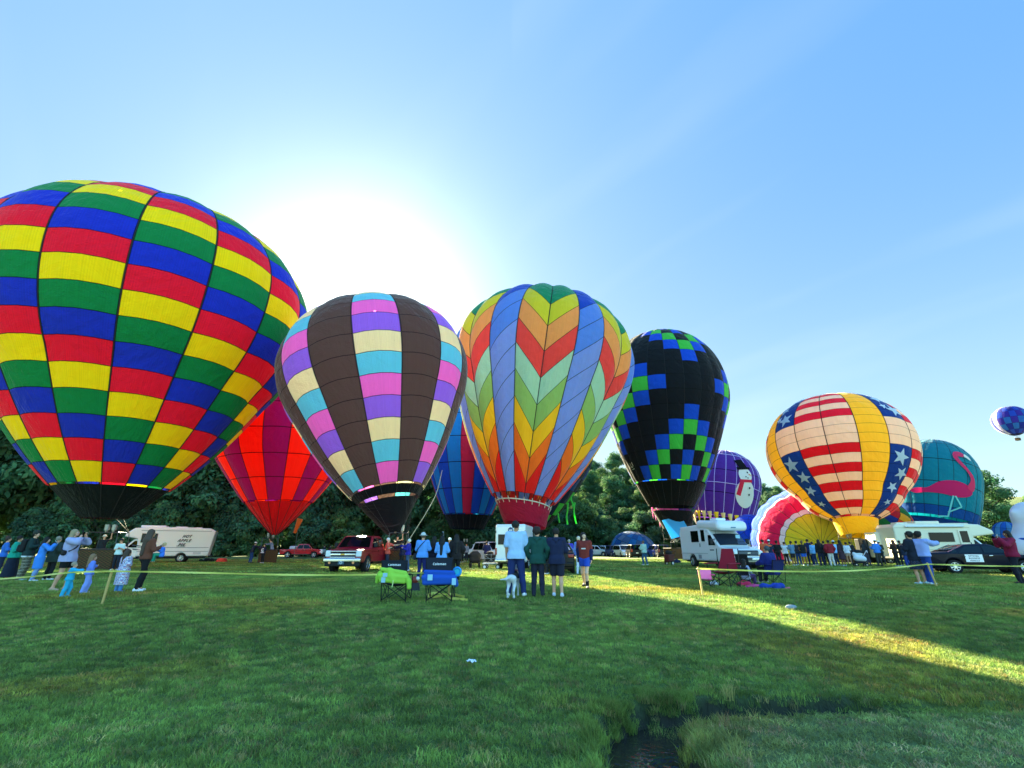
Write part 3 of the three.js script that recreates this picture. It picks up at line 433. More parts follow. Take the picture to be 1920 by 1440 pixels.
{ // already aloft
  const Z = 260, o = { Z, m: [1906, 816], l: [1857, 788], r: [1937, 788], t: [1897, 760] }, f = fit(o), M = at(...o.m, Z), base = at(1908, 822, Z), t = thing('hot_air_balloon', 'small blue balloon with white stripes flying far off at the right edge', 'hot air balloon', base.toArray()), E = new Envelope(base.toArray(), M, f.C, f.R, 1.6, f.kt * 0.95, 0.03);
  for (let g = 0; g < 18; g++) for (let r = 0; r < 6; r++) put(t, 'panel', E.patch(g * 2 * Math.PI / 18, (g + 1) * 2 * Math.PI / 18, () => 0.05 + r * 0.15, () => 0.05 + (r + 1) * 0.15, 3, 3, 0.02), fabric(g === 13 ? '#f0ecf0' : g === 15 ? '#c8b8e0' : g === 14 ? '#2a3aa8' : ['#1c2a90', '#2448b8', '#3a2a98', '#2a68b8'][(g * 5 + r * 3) % 4], 0.45));
  put(t, 'crown_cap', E.patch(0, 6.2832, () => 0.95, () => 1, 18, 2, 0), fabric('#1c2a90', 0.4, false)); put(t, 'skirt', E.patch(0, 6.2832, () => 0, () => 0.05, 18, 2, 0), fabric('#10143c', 0.3, false));
  basket(t, 0, -1.2, 0, 0.3, { w: 2, d: 1.6, h: 1.4, env: E, up: 0.6 });
}
/* balloons still lying on the grass */
function lying(name, label, category, centre, axis, R, len, G, rows, color, o = {}) { // crown towards axis, rows counted from the crown
  const base = [centre.x, ground(centre.x, -centre.z), centre.z], t = thing(name, label, category, base), Y = axis.clone().normalize(), M = centre.clone().addScaledVector(Y, -len);
  const E = new Envelope(base, M, centre, R, o.rm || R * 0.35, o.kt || 0.8, 0.08); let prev = 1;
  rows.forEach((s, r) => { for (let g = 0; g < G; g++) put(t, 'panel', E.patch((g + (o.shift || 0)) * 2 * Math.PI / G, (g + 1 + (o.shift || 0)) * 2 * Math.PI / G, () => s, () => prev, 3, 3, 0.03), fabric(color(g, r), o.through ?? 0.4)); prev = s; });
  put(t, 'load_tape', E.tapes(G, rows[rows.length - 1], 0.98, 0.012, o.shift || 0), tapeM);
  return { t, E };
}
lying('inflating_balloon', 'yellow crowned balloon with white and red rings lying on its side behind the crowd', 'hot air balloon', at(1527, 1026, 53), V(-0.4, 0.03, 0.9), 6.1, 9, 22, [0.835, 0.808, 0.68, 0.665, 0.45, 0.1], (g, r) => ['#d8cc34', '#e6dcf4', '#f01c5c', '#e6dcf4', '#1450e0', '#1450e0'][r], { kt: 0.85, through: 0.25 });
lying('inflating_balloon', 'bright blue balloon with white and red checks lying beside the red ringed balloon', 'hot air balloon', at(1414, 1003, 57), V(0.3, 0.5, 0.8), 2.4, 5, 16, [0.9, 0.8, 0.7, 0.6, 0.5, 0.4, 0.1], (g, r) => (r > 1 && r < 6 && g < 5 ? [(g + r) % 2 ? '#f0eef4' : '#1048d8', (g + r) % 2 ? '#e83a40' : '#f0eef4'][g % 2] : '#1450e0'));
lying('inflating_balloon', 'red orange green and blue checked balloon lying behind the stars and stripes balloon', 'hot air balloon', at(1652, 985, 62).add(V(0, 0.2, 0)), V(-0.5, 0.5, 0.3), 3.2, 7, 16, [0.86, 0.74, 0.62, 0.5, 0.38, 0.26, 0.1], (g, r) => ['#e8401c', '#f0a01c', '#1c6a2c', '#16307c', '#c81c28'][(g + r * 2) % 5], { rm: 2.4 });
lying('inflating_balloon', 'grey blue limp balloon swelling low behind the dark parked car', 'hot air balloon', at(1189, 1034, 92).add(V(0, 0, 0)), V(0.3, 1, 0.2), 4.2, 4, 18, [0.82, 0.68, 0.55, 0.3], (g, r) => ['#1c5a98', '#2878b8', '#4a6a90', '#68809c'][(g * 3 + r) % 4], { rm: 3.6, kt: 0.82 });
lying('inflating_balloon', 'blue topped balloon swelling behind the woman in the maroon top', 'hot air balloon', at(1888, 997, 60), V(0.1, 1, 0.1), 1.3, 2, 14, [0.8, 0.6, 0.4, 0.2], (g, r) => g % 2 ? '#2a70d8' : '#58a0e0', { rm: 1.2, kt: 0.9 });
/* ---------- vehicles ---------- */
const glassM = new THREE.MeshPhysicalMaterial({ color: 0x07090c, roughness: 0.05, specularIntensity: 0.4, side: THREE.DoubleSide });
const darkM = mat(0x0c0d0f, 0.7), tyreM = mat(0x141416, 0.9), chromeM = mat(0xd6dade, 0.15, 1), rimM = mat(0xc4c8cc, 0.25, 0.9), lampM = new THREE.MeshPhysicalMaterial({ color: 0xdfe6ea, roughness: 0.1, clearcoat: 1 }), redLampM = new THREE.MeshPhysicalMaterial({ color: 0x8a0a10, roughness: 0.15, clearcoat: 1 });
const paint = (() => { const m = new Map(); return (c, r = 0.3) => { const l = new THREE.Color(c), dark = l.r + l.g + l.b < 0.2; if (!m.has(c + r)) m.set(c + r, new THREE.MeshPhysicalMaterial({ color: c, roughness: r, specularIntensity: dark ? 0.3 : 1, clearcoat: dark ? 0.12 : 0.5, clearcoatRoughness: 0.08, side: THREE.DoubleSide })); return m.get(c + r); }; })();
function wheel(t, x, z, r, w, rim = rimM, spokes = 5) { // turned towards +-z
  const s = Math.sign(z), prof = [[r * 0.62, -w / 2], [r * 0.92, -w / 2], [r, -w * 0.32], [r, w * 0.32], [r * 0.92, w / 2], [r * 0.62, w / 2]].map(([a, b]) => new THREE.Vector2(a, b));
  const wl = put(t, 'wheel', new THREE.LatheGeometry(prof, 28).rotateX(Math.PI / 2).translate(x, r, z), tyreM);
  const L = [new THREE.TorusGeometry(r * 0.6, r * 0.05, 8, 28).translate(0, 0, s * w * 0.42), cyl(r * 0.15, r * 0.17, 0.06, 12).rotateX(Math.PI / 2).translate(0, 0, s * w * 0.38)];
  for (let i = 0; i < spokes; i++) { const g = rbox(r * 0.16, r * 0.5, 0.04, 0.015, 0, r * 0.36, s * w * 0.38); g.rotateZ(i * 2 * Math.PI / spokes); L.push(g); }
  put(wl, 'rim', merge(L).translate(x, r, z), rim); put(wl, 'brake_disc', cyl(r * 0.56, r * 0.56, 0.03, 20).rotateX(Math.PI / 2).translate(x, r, z + s * w * 0.12), darkM);
}
// a body: side outline pulled across the width, narrowing above the belt line
class Body {
  constructor(t, o) { this.t = t; Object.assign(this, o); }
  half(y) { const k = Math.max(0, Math.min(1, (y - this.belt) / (this.roof - this.belt))), q = Math.max(0, Math.min(1, (this.belt - y) / (this.belt - this.sill))); return this.W / 2 * (1 - k * this.tuck) * (1 - 0.05 * q * q); }
  shell(name, pts, material, bevel = 0.05, holes = []) {
    const s = new THREE.Shape(), wr = this.wr * 1.14; let first = true; const go = (x, y) => { first ? s.moveTo(x, y) : s.lineTo(x, y); first = false; };
    const y0 = this.sill; go(pts[0][0], y0);
    for (const wx of [...this.wx].sort((a, b) => a - b)) if (holes !== null) { const dy = this.wr - y0, dx = Math.sqrt(Math.max(0, wr * wr - dy * dy)), a0 = Math.atan2(-dy, -dx), a1 = Math.atan2(-dy, dx); for (let i = 0; i <= 12; i++) { const A0 = a0 < 0 ? a0 + 2 * Math.PI : a0, a = A0 + ((a1) - A0) * i / 12; go(wx + wr * Math.cos(a), this.wr + wr * Math.sin(a)); } }
    go(pts[pts.length - 1][0], y0); for (let i = pts.length - 1; i >= 0; i--) go(...pts[i]);
    const d = this.W - 2 * bevel, g = new THREE.ExtrudeGeometry(s, { depth: d, steps: 6, bevelEnabled: true, bevelSize: bevel, bevelThickness: bevel, bevelOffset: -bevel, bevelSegments: 3, curveSegments: 6 }).translate(0, 0, -d / 2), p = g.attributes.position;
    for (let i = 0; i < p.count; i++) p.setZ(i, p.getZ(i) * this.half(p.getY(i)) / (this.W / 2) * (1 - 0.05 * smooth(0.75, 1, Math.abs(p.getX(i)) / (this.L / 2))));
    g.computeVertexNormals(); return put(this.t, name, g, material);
  }
  side(name, poly, material, off = 0.012, both = true, d = 0.015) { // a pane lying on the body's side
    const mk = (sg) => { const s = new THREE.Shape(); poly.forEach(([x, y], i) => i ? s.lineTo(x, y) : s.moveTo(x, y)); const g = new THREE.ExtrudeGeometry(s, { depth: d, bevelEnabled: false }), p = g.attributes.position; for (let i = 0; i < p.count; i++) { const x = p.getX(i), w = this.half(p.getY(i)) * (1 - 0.05 * smooth(0.75, 1, Math.abs(x) / (this.L / 2))); p.setZ(i, sg * (w + off - d + p.getZ(i))); } g.computeVertexNormals(); return g; };
    for (const sg of both === true ? [1, -1] : [both]) put(this.t, name, mk(sg), material);
  }
  across(name, a, b, material, off = 0.012, inset = 0.06, parent = this.t) { // a pane across the width between two points of the outline
    const [x0, y0] = a, [x1, y1] = b, l = Math.hypot(x1 - x0, y1 - y0), nx = (y1 - y0) / l, ny = -(x1 - x0) / l, P = [], w0 = this.half(y0) - inset, w1 = this.half(y1) - inset, I = [], n = 6;
    for (let i = 0; i <= n; i++) { const k = i / n * 2 - 1, bow = off + 0.05 * (1 - k * k); P.push(x0 + nx * bow, y0 + ny * bow, k * w0, x1 + nx * bow, y1 + ny * bow, k * w1); }
    for (let i = 0; i < n; i++) I.push(2 * i, 2 * i + 1, 2 * i + 2, 2 * i + 1, 2 * i + 3, 2 * i + 2);
    const g = new THREE.BufferGeometry(); g.setAttribute('position', new THREE.Float32BufferAttribute(P, 3)); g.setIndex(I); g.computeVertexNormals(); return put(parent, name, g, material);
  }
}
const lines = (B, list, y0, y1) => { for (const x of list) B.side('door_seam', [[x - 0.008, y0], [x + 0.008, y0], [x + 0.008, y1], [x - 0.008, y1]], darkM, 0.004, true, 0.006); };
function pickup(name, label, px, Z, yaw, color, o = {}) {
  const t = thing(name, label, 'pickup truck', onGround(px, Z), rad(yaw), o.group), P = paint(color), wr = 0.42, B = new Body(t, { L: 5.7, W: 2.0, belt: 1.16, roof: 1.88, tuck: 0.2, sill: 0.5, wx: [-1.75, 1.78], wr });
  B.shell('body', [[-2.82, 0.62], [-2.84, 1.14], [-0.82, 1.16], [-0.72, 1.2], [-0.5, 1.78], [-0.2, 1.87], [0.75, 1.86], [0.95, 1.8], [1.55, 1.2], [2.55, 1.12], [2.76, 1.02], [2.82, 0.66]], P, 0.07);
  put(t, 'truck_bed', [box(1.9, 0.03, 1.6, -1.8, 1.176, 0), box(1.95, 0.05, 0.1, -1.8, 1.18, 0.85), box(1.95, 0.05, 0.1, -1.8, 1.18, -0.85)], darkM);
  B.across('windshield', [1.5, 1.24], [0.97, 1.78], glassM, 0.006, 0.1); B.across('rear_window', [-0.53, 1.7], [-0.7, 1.28], glassM, 0.006, 0.16);
  B.side('side_window', [[0.28, 1.24], [1.32, 1.24], [0.9, 1.72], [0.28, 1.74]], glassM); B.side('side_window', [[-0.56, 1.24], [0.2, 1.24], [0.2, 1.74], [-0.38, 1.73]], glassM);
  lines(B, [0.24, 1.36, -0.66], 0.55, 1.2); B.side('door_handle', [[0.36, 1.05], [0.54, 1.05], [0.54, 1.09], [0.36, 1.09]], o.dull ? darkM : chromeM, 0.03);
  B.side('sill_step', [[-1.15, 0.47], [1.2, 0.47], [1.2, 0.52], [-1.15, 0.52]], chromeM, 0.1, true, 0.1);
  put(t, 'grille', [rbox(0.08, 0.34, 1.26, 0.03, 2.83, 0.9, 0)], darkM); for (const y of [0.76, 0.9, 1.05]) put(t, 'grille_bar', rbox(0.1, y === 0.9 ? 0.09 : 0.05, 1.34, 0.02, 2.84, y, 0), chromeM);
  put(t, 'emblem', rbox(0.02, 0.07, 0.2, 0.01, 2.9, 0.9, 0), mat(0xc8a040, 0.3, 0.8));
  for (const s of [-1, 1]) { put(t, 'headlight', rbox(0.14, 0.3, 0.28, 0.04, 2.76, 0.94, s * 0.8), lampM); put(t, 'tail_light', rbox(0.06, 0.36, 0.14, 0.02, -2.86, 1.0, s * 0.86), redLampM); put(t, 'fog_light', cyl(0.06, 0.06, 0.03, 12).rotateZ(Math.PI / 2).translate(2.96, 0.5, s * 0.62), mat(0xffa060, 0.3)); const mr = put(t, 'wing_mirror', rbox(0.14, 0.24, 0.2, 0.05, 1.2, 1.36, s * 1.1), darkM); put(mr, 'mirror_glass', box(0.01, 0.18, 0.15, 1.125, 1.36, s * 1.1), chromeM); }
  put(t, 'front_bumper', [rbox(0.22, 0.2, 1.96, 0.06, 2.86, 0.62, 0)], chromeM); put(t, 'lower_bumper', rbox(0.16, 0.22, 1.8, 0.05, 2.84, 0.43, 0), darkM); put(t, 'rear_bumper', rbox(0.18, 0.2, 1.9, 0.05, -2.9, 0.58, 0), chromeM);
  const pl = put(t, 'licence_plate', rbox(0.02, 0.16, 0.32, 0.01, 2.985, 0.5, 0), mat(0x3a5a70, 0.4)); put(pl, 'plate_emblem', new THREE.TorusGeometry(0.055, 0.012, 6, 18).scale(1, 1, 1.7).rotateY(Math.PI / 2).translate(3.0, 0.5, 0), mat(0xe8eef0, 0.4));
  put(t, 'underbody', box(4.9, 0.22, 1.5, 0, 0.5, 0), darkM); for (const x of [-1.75, 1.78]) for (const s of [-1, 1]) wheel(t, x, s * 0.84, wr, 0.28, o.rim || rimM, o.spokes || 5);
  if (o.extra) o.extra(t, B); return t;
}
function car(name, label, px, Z, yaw, color, kind, o = {}) {
  const K = { sedan: { L: 4.8, W: 1.8, roof: 1.42, belt: 0.94, tail: 1.0 }, suv: { L: 4.7, W: 1.9, roof: 1.78, belt: 1.08, tail: 1.1 }, van: { L: 5.1, W: 1.98, roof: 1.82, belt: 1.06, tail: 1.1 } }[kind], h = K.L / 2, wr = kind === 'sedan' ? 0.33 : 0.37, R = K.roof, b = K.belt;
  const t = thing(name, label, o.category || (kind === 'sedan' ? 'car' : kind), onGround(px, Z), rad(yaw), o.group), B = new Body(t, { L: K.L, W: K.W, belt: b, roof: R, tuck: 0.22, sill: 0.28, wx: [-h * 0.57, h * 0.6], wr }), P = paint(color);
  const back = kind === 'sedan' ? [[-h, 0.5], [-h + 0.02, 0.92], [-h + 0.12, 1.0], [-h * 0.66, 1.03], [-h * 0.3, R - 0.04], [-h * 0.12, R]] : [[-h, 0.5], [-h + 0.03, b], [-h + 0.22, R - 0.06], [-h + 0.42, R]];
  const front = kind === 'van' ? [[h * 0.12, R], [h * 0.3, R - 0.1], [h * 0.76, b + 0.02], [h - 0.1, 0.84], [h, 0.45]] : [[h * 0.06, R], [h * 0.18, R - 0.06], [h * 0.47, b + 0.02], [h - 0.3, b - 0.1], [h - 0.04, 0.72], [h, 0.45]];
  B.shell('body', [...back, ...front], P, 0.08);
  const f1 = front[1], f2 = front[2], r = kind === 'sedan' ? [back[3], back[4]] : [back[1], back[2]];
  B.across('windshield', [f2[0] - 0.03, f2[1] + 0.03], [f1[0] + 0.03, f1[1] - 0.01], o.glass || glassM, 0.006, 0.08); B.across('rear_window', [r[1][0], r[1][1] - 0.05], [r[0][0] + 0.02, r[0][1] + 0.06], o.glass || glassM, 0.006, 0.12);
  const x0 = r[1][0], xb = r[0][0], yw = b + 0.05, yt = R - 0.11, lerpX = (y, A, C) => A[0] + (C[0] - A[0]) * (y - A[1]) / (C[1] - A[1] || 1), fr = (y) => lerpX(y, f2, f1) - 0.12, bk = (y) => lerpX(y, r[0], r[1]) + 0.16, mid = -0.08;
  B.side('side_window', [[mid + 0.04, yw], [fr(yw), yw], [fr(yt), yt], [mid + 0.04, yt]], o.glass || glassM); B.side('side_window', [[kind === 'sedan' ? -h * 0.46 : mid - 0.9, yw], [mid - 0.04, yw], [mid - 0.04, yt], [kind === 'sedan' ? Math.max(bk(yt), -h * 0.46) : mid - 0.9, yt]], o.glass || glassM);
  if (kind !== 'sedan') B.side('side_window', [[bk(yw) + 0.1, yw], [mid - 0.98, yw], [mid - 0.98, yt], [bk(yt) + 0.1, yt]], o.glass || glassM); else B.side('side_window', [[-h * 0.6, yw], [-h * 0.48, yw], [-h * 0.48, yw + 0.24]], o.glass || glassM);
  lines(B, [mid, h * 0.44, -h * 0.46], 0.38, b); B.side('door_handle', [[mid + 0.08, b - 0.14], [mid + 0.24, b - 0.14], [mid + 0.24, b - 0.1], [mid + 0.08, b - 0.1]], P, 0.03); B.side('door_handle', [[-h * 0.43, b - 0.14], [-h * 0.36, b - 0.14], [-h * 0.36, b - 0.1], [-h * 0.43, b - 0.1]], P, 0.03);
  put(t, 'grille', rbox(0.06, 0.16, 0.9, 0.03, h + 0.005, 0.6, 0), darkM); put(t, 'front_bumper', rbox(0.14, 0.22, K.W * 0.92, 0.07, h - 0.02, 0.38, 0), P); put(t, 'rear_bumper', rbox(0.14, 0.24, K.W * 0.92, 0.07, -h + 0.02, 0.44, 0), P); put(t, 'licence_plate', rbox(0.02, 0.14, 0.32, 0.01, -h - 0.06, 0.66, 0), mat(0xe8e8e4, 0.4));
  for (const s of [-1, 1]) { put(t, 'headlight', rbox(0.22, 0.15, 0.36, 0.06, h - 0.1, 0.68, s * K.W * 0.36), lampM); put(t, 'tail_light', rbox(0.12, kind === 'sedan' ? 0.16 : 0.4, 0.3, 0.04, -h + 0.04, kind === 'sedan' ? 0.84 : 0.98, s * K.W * 0.38), redLampM); put(t, 'wing_mirror', rbox(0.14, 0.14, 0.2, 0.06, f2[0] - 0.22, b + 0.1, s * (K.W / 2 + 0.06)), P); }
  put(t, 'underbody', box(K.L * 0.9, 0.16, K.W * 0.72, 0, 0.3, 0), darkM); for (const x of B.wx) for (const s of [-1, 1]) wheel(t, x, s * (K.W / 2 - 0.13), wr, 0.22, o.rim || rimM, o.spokes || 5);
  if (o.extra) o.extra(t, B, K); return t;
}
const flatText = (str, size, depth = 0.01) => { const g = new TextGeometry(str, { font, size, depth, curveSegments: 3 }); g.computeBoundingBox(); return g.translate(-(g.boundingBox.max.x + g.boundingBox.min.x) / 2, 0, 0); };
const white = paint('#dfe3e6', 0.35), cream = paint('#e6dcc4', 0.4);
// motorhome with a cab and a bed above it; +x is the front, +z the side towards the lens
function motorhome(label, px, Z, yaw, L, body, o = {}) {
  const t = thing('motorhome', label, 'motorhome', onGround(px, Z), rad(yaw)), h = L / 2, W = 2.35, R = o.roof || 3.0, wr = 0.39, B = new Body(t, { L: L * 4, W, belt: 2.9, roof: R + 1, tuck: 0.02, sill: 0.55, wx: [-h + 2.1], wr });
  const cab = h - 2.1, n = o.nose ?? 1.1;
  B.shell('coach_body', [[-h, 0.6], [-h - (o.rake || 0), R - 0.25], [-h + 0.2, R], [cab - 0.2, R], [cab + n * 0.45, R - 0.06], [cab + n, R - 0.5], [cab + n + 0.06, R - 0.78], [cab + 0.1, R - 0.98], [cab, 1.2], [cab, 0.6]], body, 0.1);
  const C = new Body(t, { L: L * 4, W: 1.96, belt: 1.2, roof: 2.1, tuck: 0.16, sill: 0.45, wx: [h - 0.95], wr });
  C.shell('cab', [[cab - 0.02, 0.5], [cab - 0.02, 2.02], [cab + 0.35, 2.02], [cab + 0.95, 1.3], [h - 0.15, 1.12], [h, 0.95], [h, 0.5]], o.cabPaint || body, 0.06);
  C.across('windshield', [cab + 0.93, 1.34], [cab + 0.4, 1.98], o.glass || glassM, 0.008, 0.08); C.side('cab_window', [[cab + 0.08, 1.3], [cab + 0.74, 1.3], [cab + 0.3, 1.86], [cab + 0.08, 1.86]], glassM);
  put(t, 'grille', rbox(0.05, 0.3, 1.3, 0.02, h + 0.03, 0.84, 0), darkM); for (const s of [-1, 1]) put(t, 'headlight', rbox(0.06, 0.2, 0.26, 0.03, h + 0.03, 0.86, s * 0.78), lampM);
  put(t, 'front_bumper', rbox(0.18, 0.18, 1.95, 0.05, h + 0.08, 0.55, 0), chromeM); put(t, 'rear_bumper', rbox(0.14, 0.16, 2.2, 0.05, -h - 0.1, 0.52, 0), darkM); put(t, 'underbody', box(L * 0.88, 0.3, 1.7, -0.1, 0.5, 0), darkM);
  for (const s of [-1, 1]) { wheel(t, -h + 2.1, s * (W / 2 - 0.16), wr, 0.28, rimM, 8); wheel(t, h - 0.95, s * 0.84, wr, 0.26, rimM, 8); put(t, 'wing_mirror', rbox(0.12, 0.3, 0.16, 0.04, cab + 0.72, 1.5, s * 1.2), darkM); }
  for (const [x, y, w, hh] of o.windows || []) for (const s of [1, -1]) { const f = put(t, 'window', rbox(w + 0.08, hh + 0.08, 0.03, 0.02, x, y, s * (W / 2 + 0.012)), mat(o.frame || 0x2a2c30, 0.5)); put(f, 'pane', rbox(w, hh, 0.02, 0.01, x, y, s * (W / 2 + 0.026)), glassM); }
  for (const y of o.stripes || []) B.side('side_moulding', [[-h + 0.05, y], [cab - 0.05, y], [cab - 0.05, y + 0.035], [-h + 0.05, y + 0.035]], mat(o.stripeColor || 0x40566a, 0.5), 0.008, true, 0.01);
  for (const [x, w, d, hh] of o.roofs || []) put(t, 'roof_vent', rbox(w, hh, d, 0.06, x, R + hh / 2, 0), o.ventM || body);
  put(t, 'roof_rail', [rbox(L * 0.6, 0.05, 0.05, 0.02, -0.5, R + 0.03, 1.0), rbox(L * 0.6, 0.05, 0.05, 0.02, -0.5, R + 0.03, -1.0)], body);
  if (o.extra) o.extra(t, B, { h, W, cab, R }); return t;
}
motorhome('white motorhome with black slanted lettering parked beyond the left basket', 298, 46, 180 + 26, 7.6, white, {
  roof: 3.0, nose: 1.0, rake: 0.3, cabPaint: white, windows: [[0.95, 2.1, 1.1, 0.7]], stripes: [1.28, 0.95, 2.72], roofs: [[0.9, 1.9, 1.4, 0.2], [-1.2, 0.9, 0.8, 0.14], [-2.6, 0.5, 0.5, 0.1]],
  extra: (t, B, k) => { // lettering on the side seen here (its own -z side)
    let y = 2.15; for (const [s, dx] of [['HOT', 0.16], ['APPLE', 0.0], ['PIE', -0.14]]) { const g = flatText(s, 0.25, 0.012); g.applyMatrix4(new THREE.Matrix4().makeShear(0, 0, 0.4, 0, 0, 0)); g.rotateY(Math.PI); put(t, 'lettering', g.translate(-1.7 - dx, y, -k.W / 2 - 0.012), mat(0x14161c, 0.5)); y -= 0.37; }
    B.side('swoosh', [[2.1, 1.55], [0.9, 1.35], [2.05, 1.42]], mat(0x20304a, 0.5), 0.01); B.side('swoosh', [[2.0, 1.2], [1.1, 1.05], [1.95, 1.1]], mat(0x20304a, 0.5), 0.01); B.side('hatch', [[-1.9, 1.34], [-1.2, 1.34], [-1.2, 1.5], [-1.9, 1.5]], mat(0xb9c0c6, 0.5), 0.012); B.side('hatch', [[-3.2, 0.72], [-2.6, 0.72], [-2.6, 0.9], [-3.2, 0.9]], mat(0xb9c0c6, 0.5), 0.012);
  },
});
motorhome('long cream motorhome with dark windows parked behind the dark sedan', 1772, 40, -6, 7.7, cream, {
  roof: 3.05, nose: 1.55, cabPaint: white, windows: [[-0.5, 2.05, 1.7, 0.62], [-2.7, 2.1, 0.8, 0.5]], stripes: [1.1, 2.74], stripeColor: 0xb8a888, roofs: [[-0.9, 1.8, 1.3, 0.24], [-2.6, 0.9, 0.7, 0.16]],
  extra: (t, B, k) => { const d = put(t, 'door', rbox(0.78, 2.05, 0.04, 0.03, 1.15, 1.6, k.W / 2 + 0.02), cream); const w = put(d, 'window', rbox(0.56, 0.85, 0.03, 0.02, 1.15, 2.08, k.W / 2 + 0.045), glassM); put(d, 'handle', rbox(0.05, 0.12, 0.04, 0.015, 1.46, 1.6, k.W / 2 + 0.06), darkM);
    put(t, 'awning', cyl(0.08, 0.08, 4.2, 12).rotateZ(Math.PI / 2).translate(-0.9, 2.86, k.W / 2 + 0.1), white); },
});
{ // the white camper van, seen three quarters from the front
  const t = thing('camper_van', 'white raised roof camper van with blue tinted windshield in front of the purple balloon', 'camper van', onGround(1352, 33), rad(-80)), wr = 0.38, L = 6.0, B = new Body(t, { L: L * 2.6, W: 2.1, belt: 1.3, roof: 2.9, tuck: 0.06, sill: 0.42, wx: [-1.55, 2.05], wr });
  B.shell('van_body', [[-3.0, 0.55], [-3.04, 2.2], [-2.9, 2.62], [-0.6, 2.7], [0.2, 2.72], [0.9, 2.1], [1.75, 1.32], [2.75, 1.14], [2.98, 1.0], [3.0, 0.5]], white, 0.09);
  const cap = new RoundedBoxGeometry(2.6, 0.62, 2.12, 5, 0.26).translate(0.62, 2.62, 0), p = cap.attributes.position; for (let i = 0; i < p.count; i++) { const x = p.getX(i); p.setY(i, p.getY(i) + (x < 0.6 ? 0.06 : -0.12 * Math.pow((x - 0.6) / 1.3, 2))); } cap.computeVertexNormals(); put(t, 'roof_cap', cap, white);
  put(t, 'marker_light', rbox(0.03, 0.07, 0.34, 0.02, 1.93, 2.43, 0), mat(0x3a7a98, 0.3));
  B.across('windshield', [1.72, 1.37], [1.02, 2.06], new THREE.MeshPhysicalMaterial({ color: 0x0c1a30, roughness: 0.05, clearcoat: 1, clearcoatRoughness: 0.02, side: THREE.DoubleSide }), 0.01, 0.1);
  put(t, 'sun_shade', box(0.01, 0.34, 0.3, 1.33, 1.84, -0.62), mat(0x9ad0e8, 0.5));
  B.side('cab_window', [[0.62, 1.38], [1.38, 1.38], [0.92, 2.0], [0.62, 2.0]], glassM); 
  for (const [x, y, w, hh] of [[-0.95, 1.95, 0.95, 0.72], [0.05, 1.98, 0.42, 0.72]]) for (const s of [1, -1]) { const f = put(t, 'window', rbox(w + 0.1, hh + 0.1, 0.04, 0.03, x, y, s * 1.035), mat(0xd0d6da, 0.4)); put(f, 'pane', rbox(w, hh, 0.03, 0.02, x, y, s * 1.05), glassM); }
  lines(B, [-0.28, 0.42, 0.52, 1.5], 0.5, 2.3); B.side('door_handle', [[-0.42, 1.28], [-0.36, 1.28], [-0.36, 1.5], [-0.42, 1.5]], darkM, 0.03); B.side('vent_hatch', [[-0.75, 0.55], [-0.4, 0.55], [-0.4, 0.8], [-0.75, 0.8]], mat(0x8a98a4, 0.6), 0.012); B.side('door_badge', [[0.7, 1.05], [1.15, 1.05], [1.15, 1.13], [0.7, 1.13]], mat(0x5a6a78, 0.5), 0.012);
  B.side('body_moulding', [[-2.95, 0.86], [0.4, 0.86], [0.4, 0.9], [-2.95, 0.9]], mat(0xaab4bc, 0.5), 0.014);
  put(t, 'grille', rbox(0.06, 0.32, 1.3, 0.03, 3.02, 0.92, 0), darkM); for (let i = 0; i < 4; i++) put(t, 'grille_bar', rbox(0.08, 0.025, 1.3, 0.01, 3.03, 0.8 + i * 0.08, 0), mat(0x8894a0, 0.3, 0.8)); put(t, 'emblem', rbox(0.02, 0.05, 0.2, 0.01, 3.08, 0.92, 0), chromeM);
  for (const s of [-1, 1]) { put(t, 'headlight', rbox(0.06, 0.2, 0.28, 0.03, 3.02, 0.94, s * 0.8), lampM); put(t, 'indicator', rbox(0.05, 0.08, 0.26, 0.02, 3.02, 0.78, s * 0.8), mat(0xd08030, 0.3)); const mr = put(t, 'wing_mirror', [rbox(0.12, 0.34, 0.22, 0.04, 1.3, 1.6, s * 1.26), rod(V(1.35, 1.5, s * 0.98), V(1.3, 1.5, s * 1.2), 0.02), rod(V(1.35, 1.75, s * 0.96), V(1.3, 1.72, s * 1.2), 0.02)], darkM); for (const x of [-1.55, 2.05]) wheel(t, x, s * 0.92, wr, 0.26, rimM, 8); }
  put(t, 'front_bumper', rbox(0.2, 0.2, 2.0, 0.06, 3.1, 0.58, 0), mat(0xc8d4dc, 0.25, 0.7)); put(t, 'licence_plate', rbox(0.02, 0.12, 0.36, 0.01, 3.21, 0.6, 0.1), mat(0x2a3038, 0.4)); put(t, 'underbody', box(5.4, 0.2, 1.7, 0, 0.42, 0), darkM);
  put(t, 'roof_vent', [rbox(0.5, 0.14, 0.5, 0.05, -0.4, 2.8, 0.2), rbox(0.8, 0.2, 0.7, 0.08, 0.35, 2.98, 0)], white);
}
pickup('pickup_truck', 'shiny dark red pickup with chrome grille parked before the black and pink balloon', 678, 28.6, -94, '#8c0a22');
pickup('pickup_truck', 'red pickup with white nose parked far off below the red striped balloon', 566, 72, 8, '#b00d1e', { extra: (t) => { put(t, 'nose_cover', rbox(0.5, 0.44, 1.9, 0.06, 2.7, 0.92, 0), white); put(t, 'bed_load', rbox(0.9, 0.5, 1.1, 0.15, -1.3, 1.35, 0), mat(0xb8b8bc, 0.7)); } });
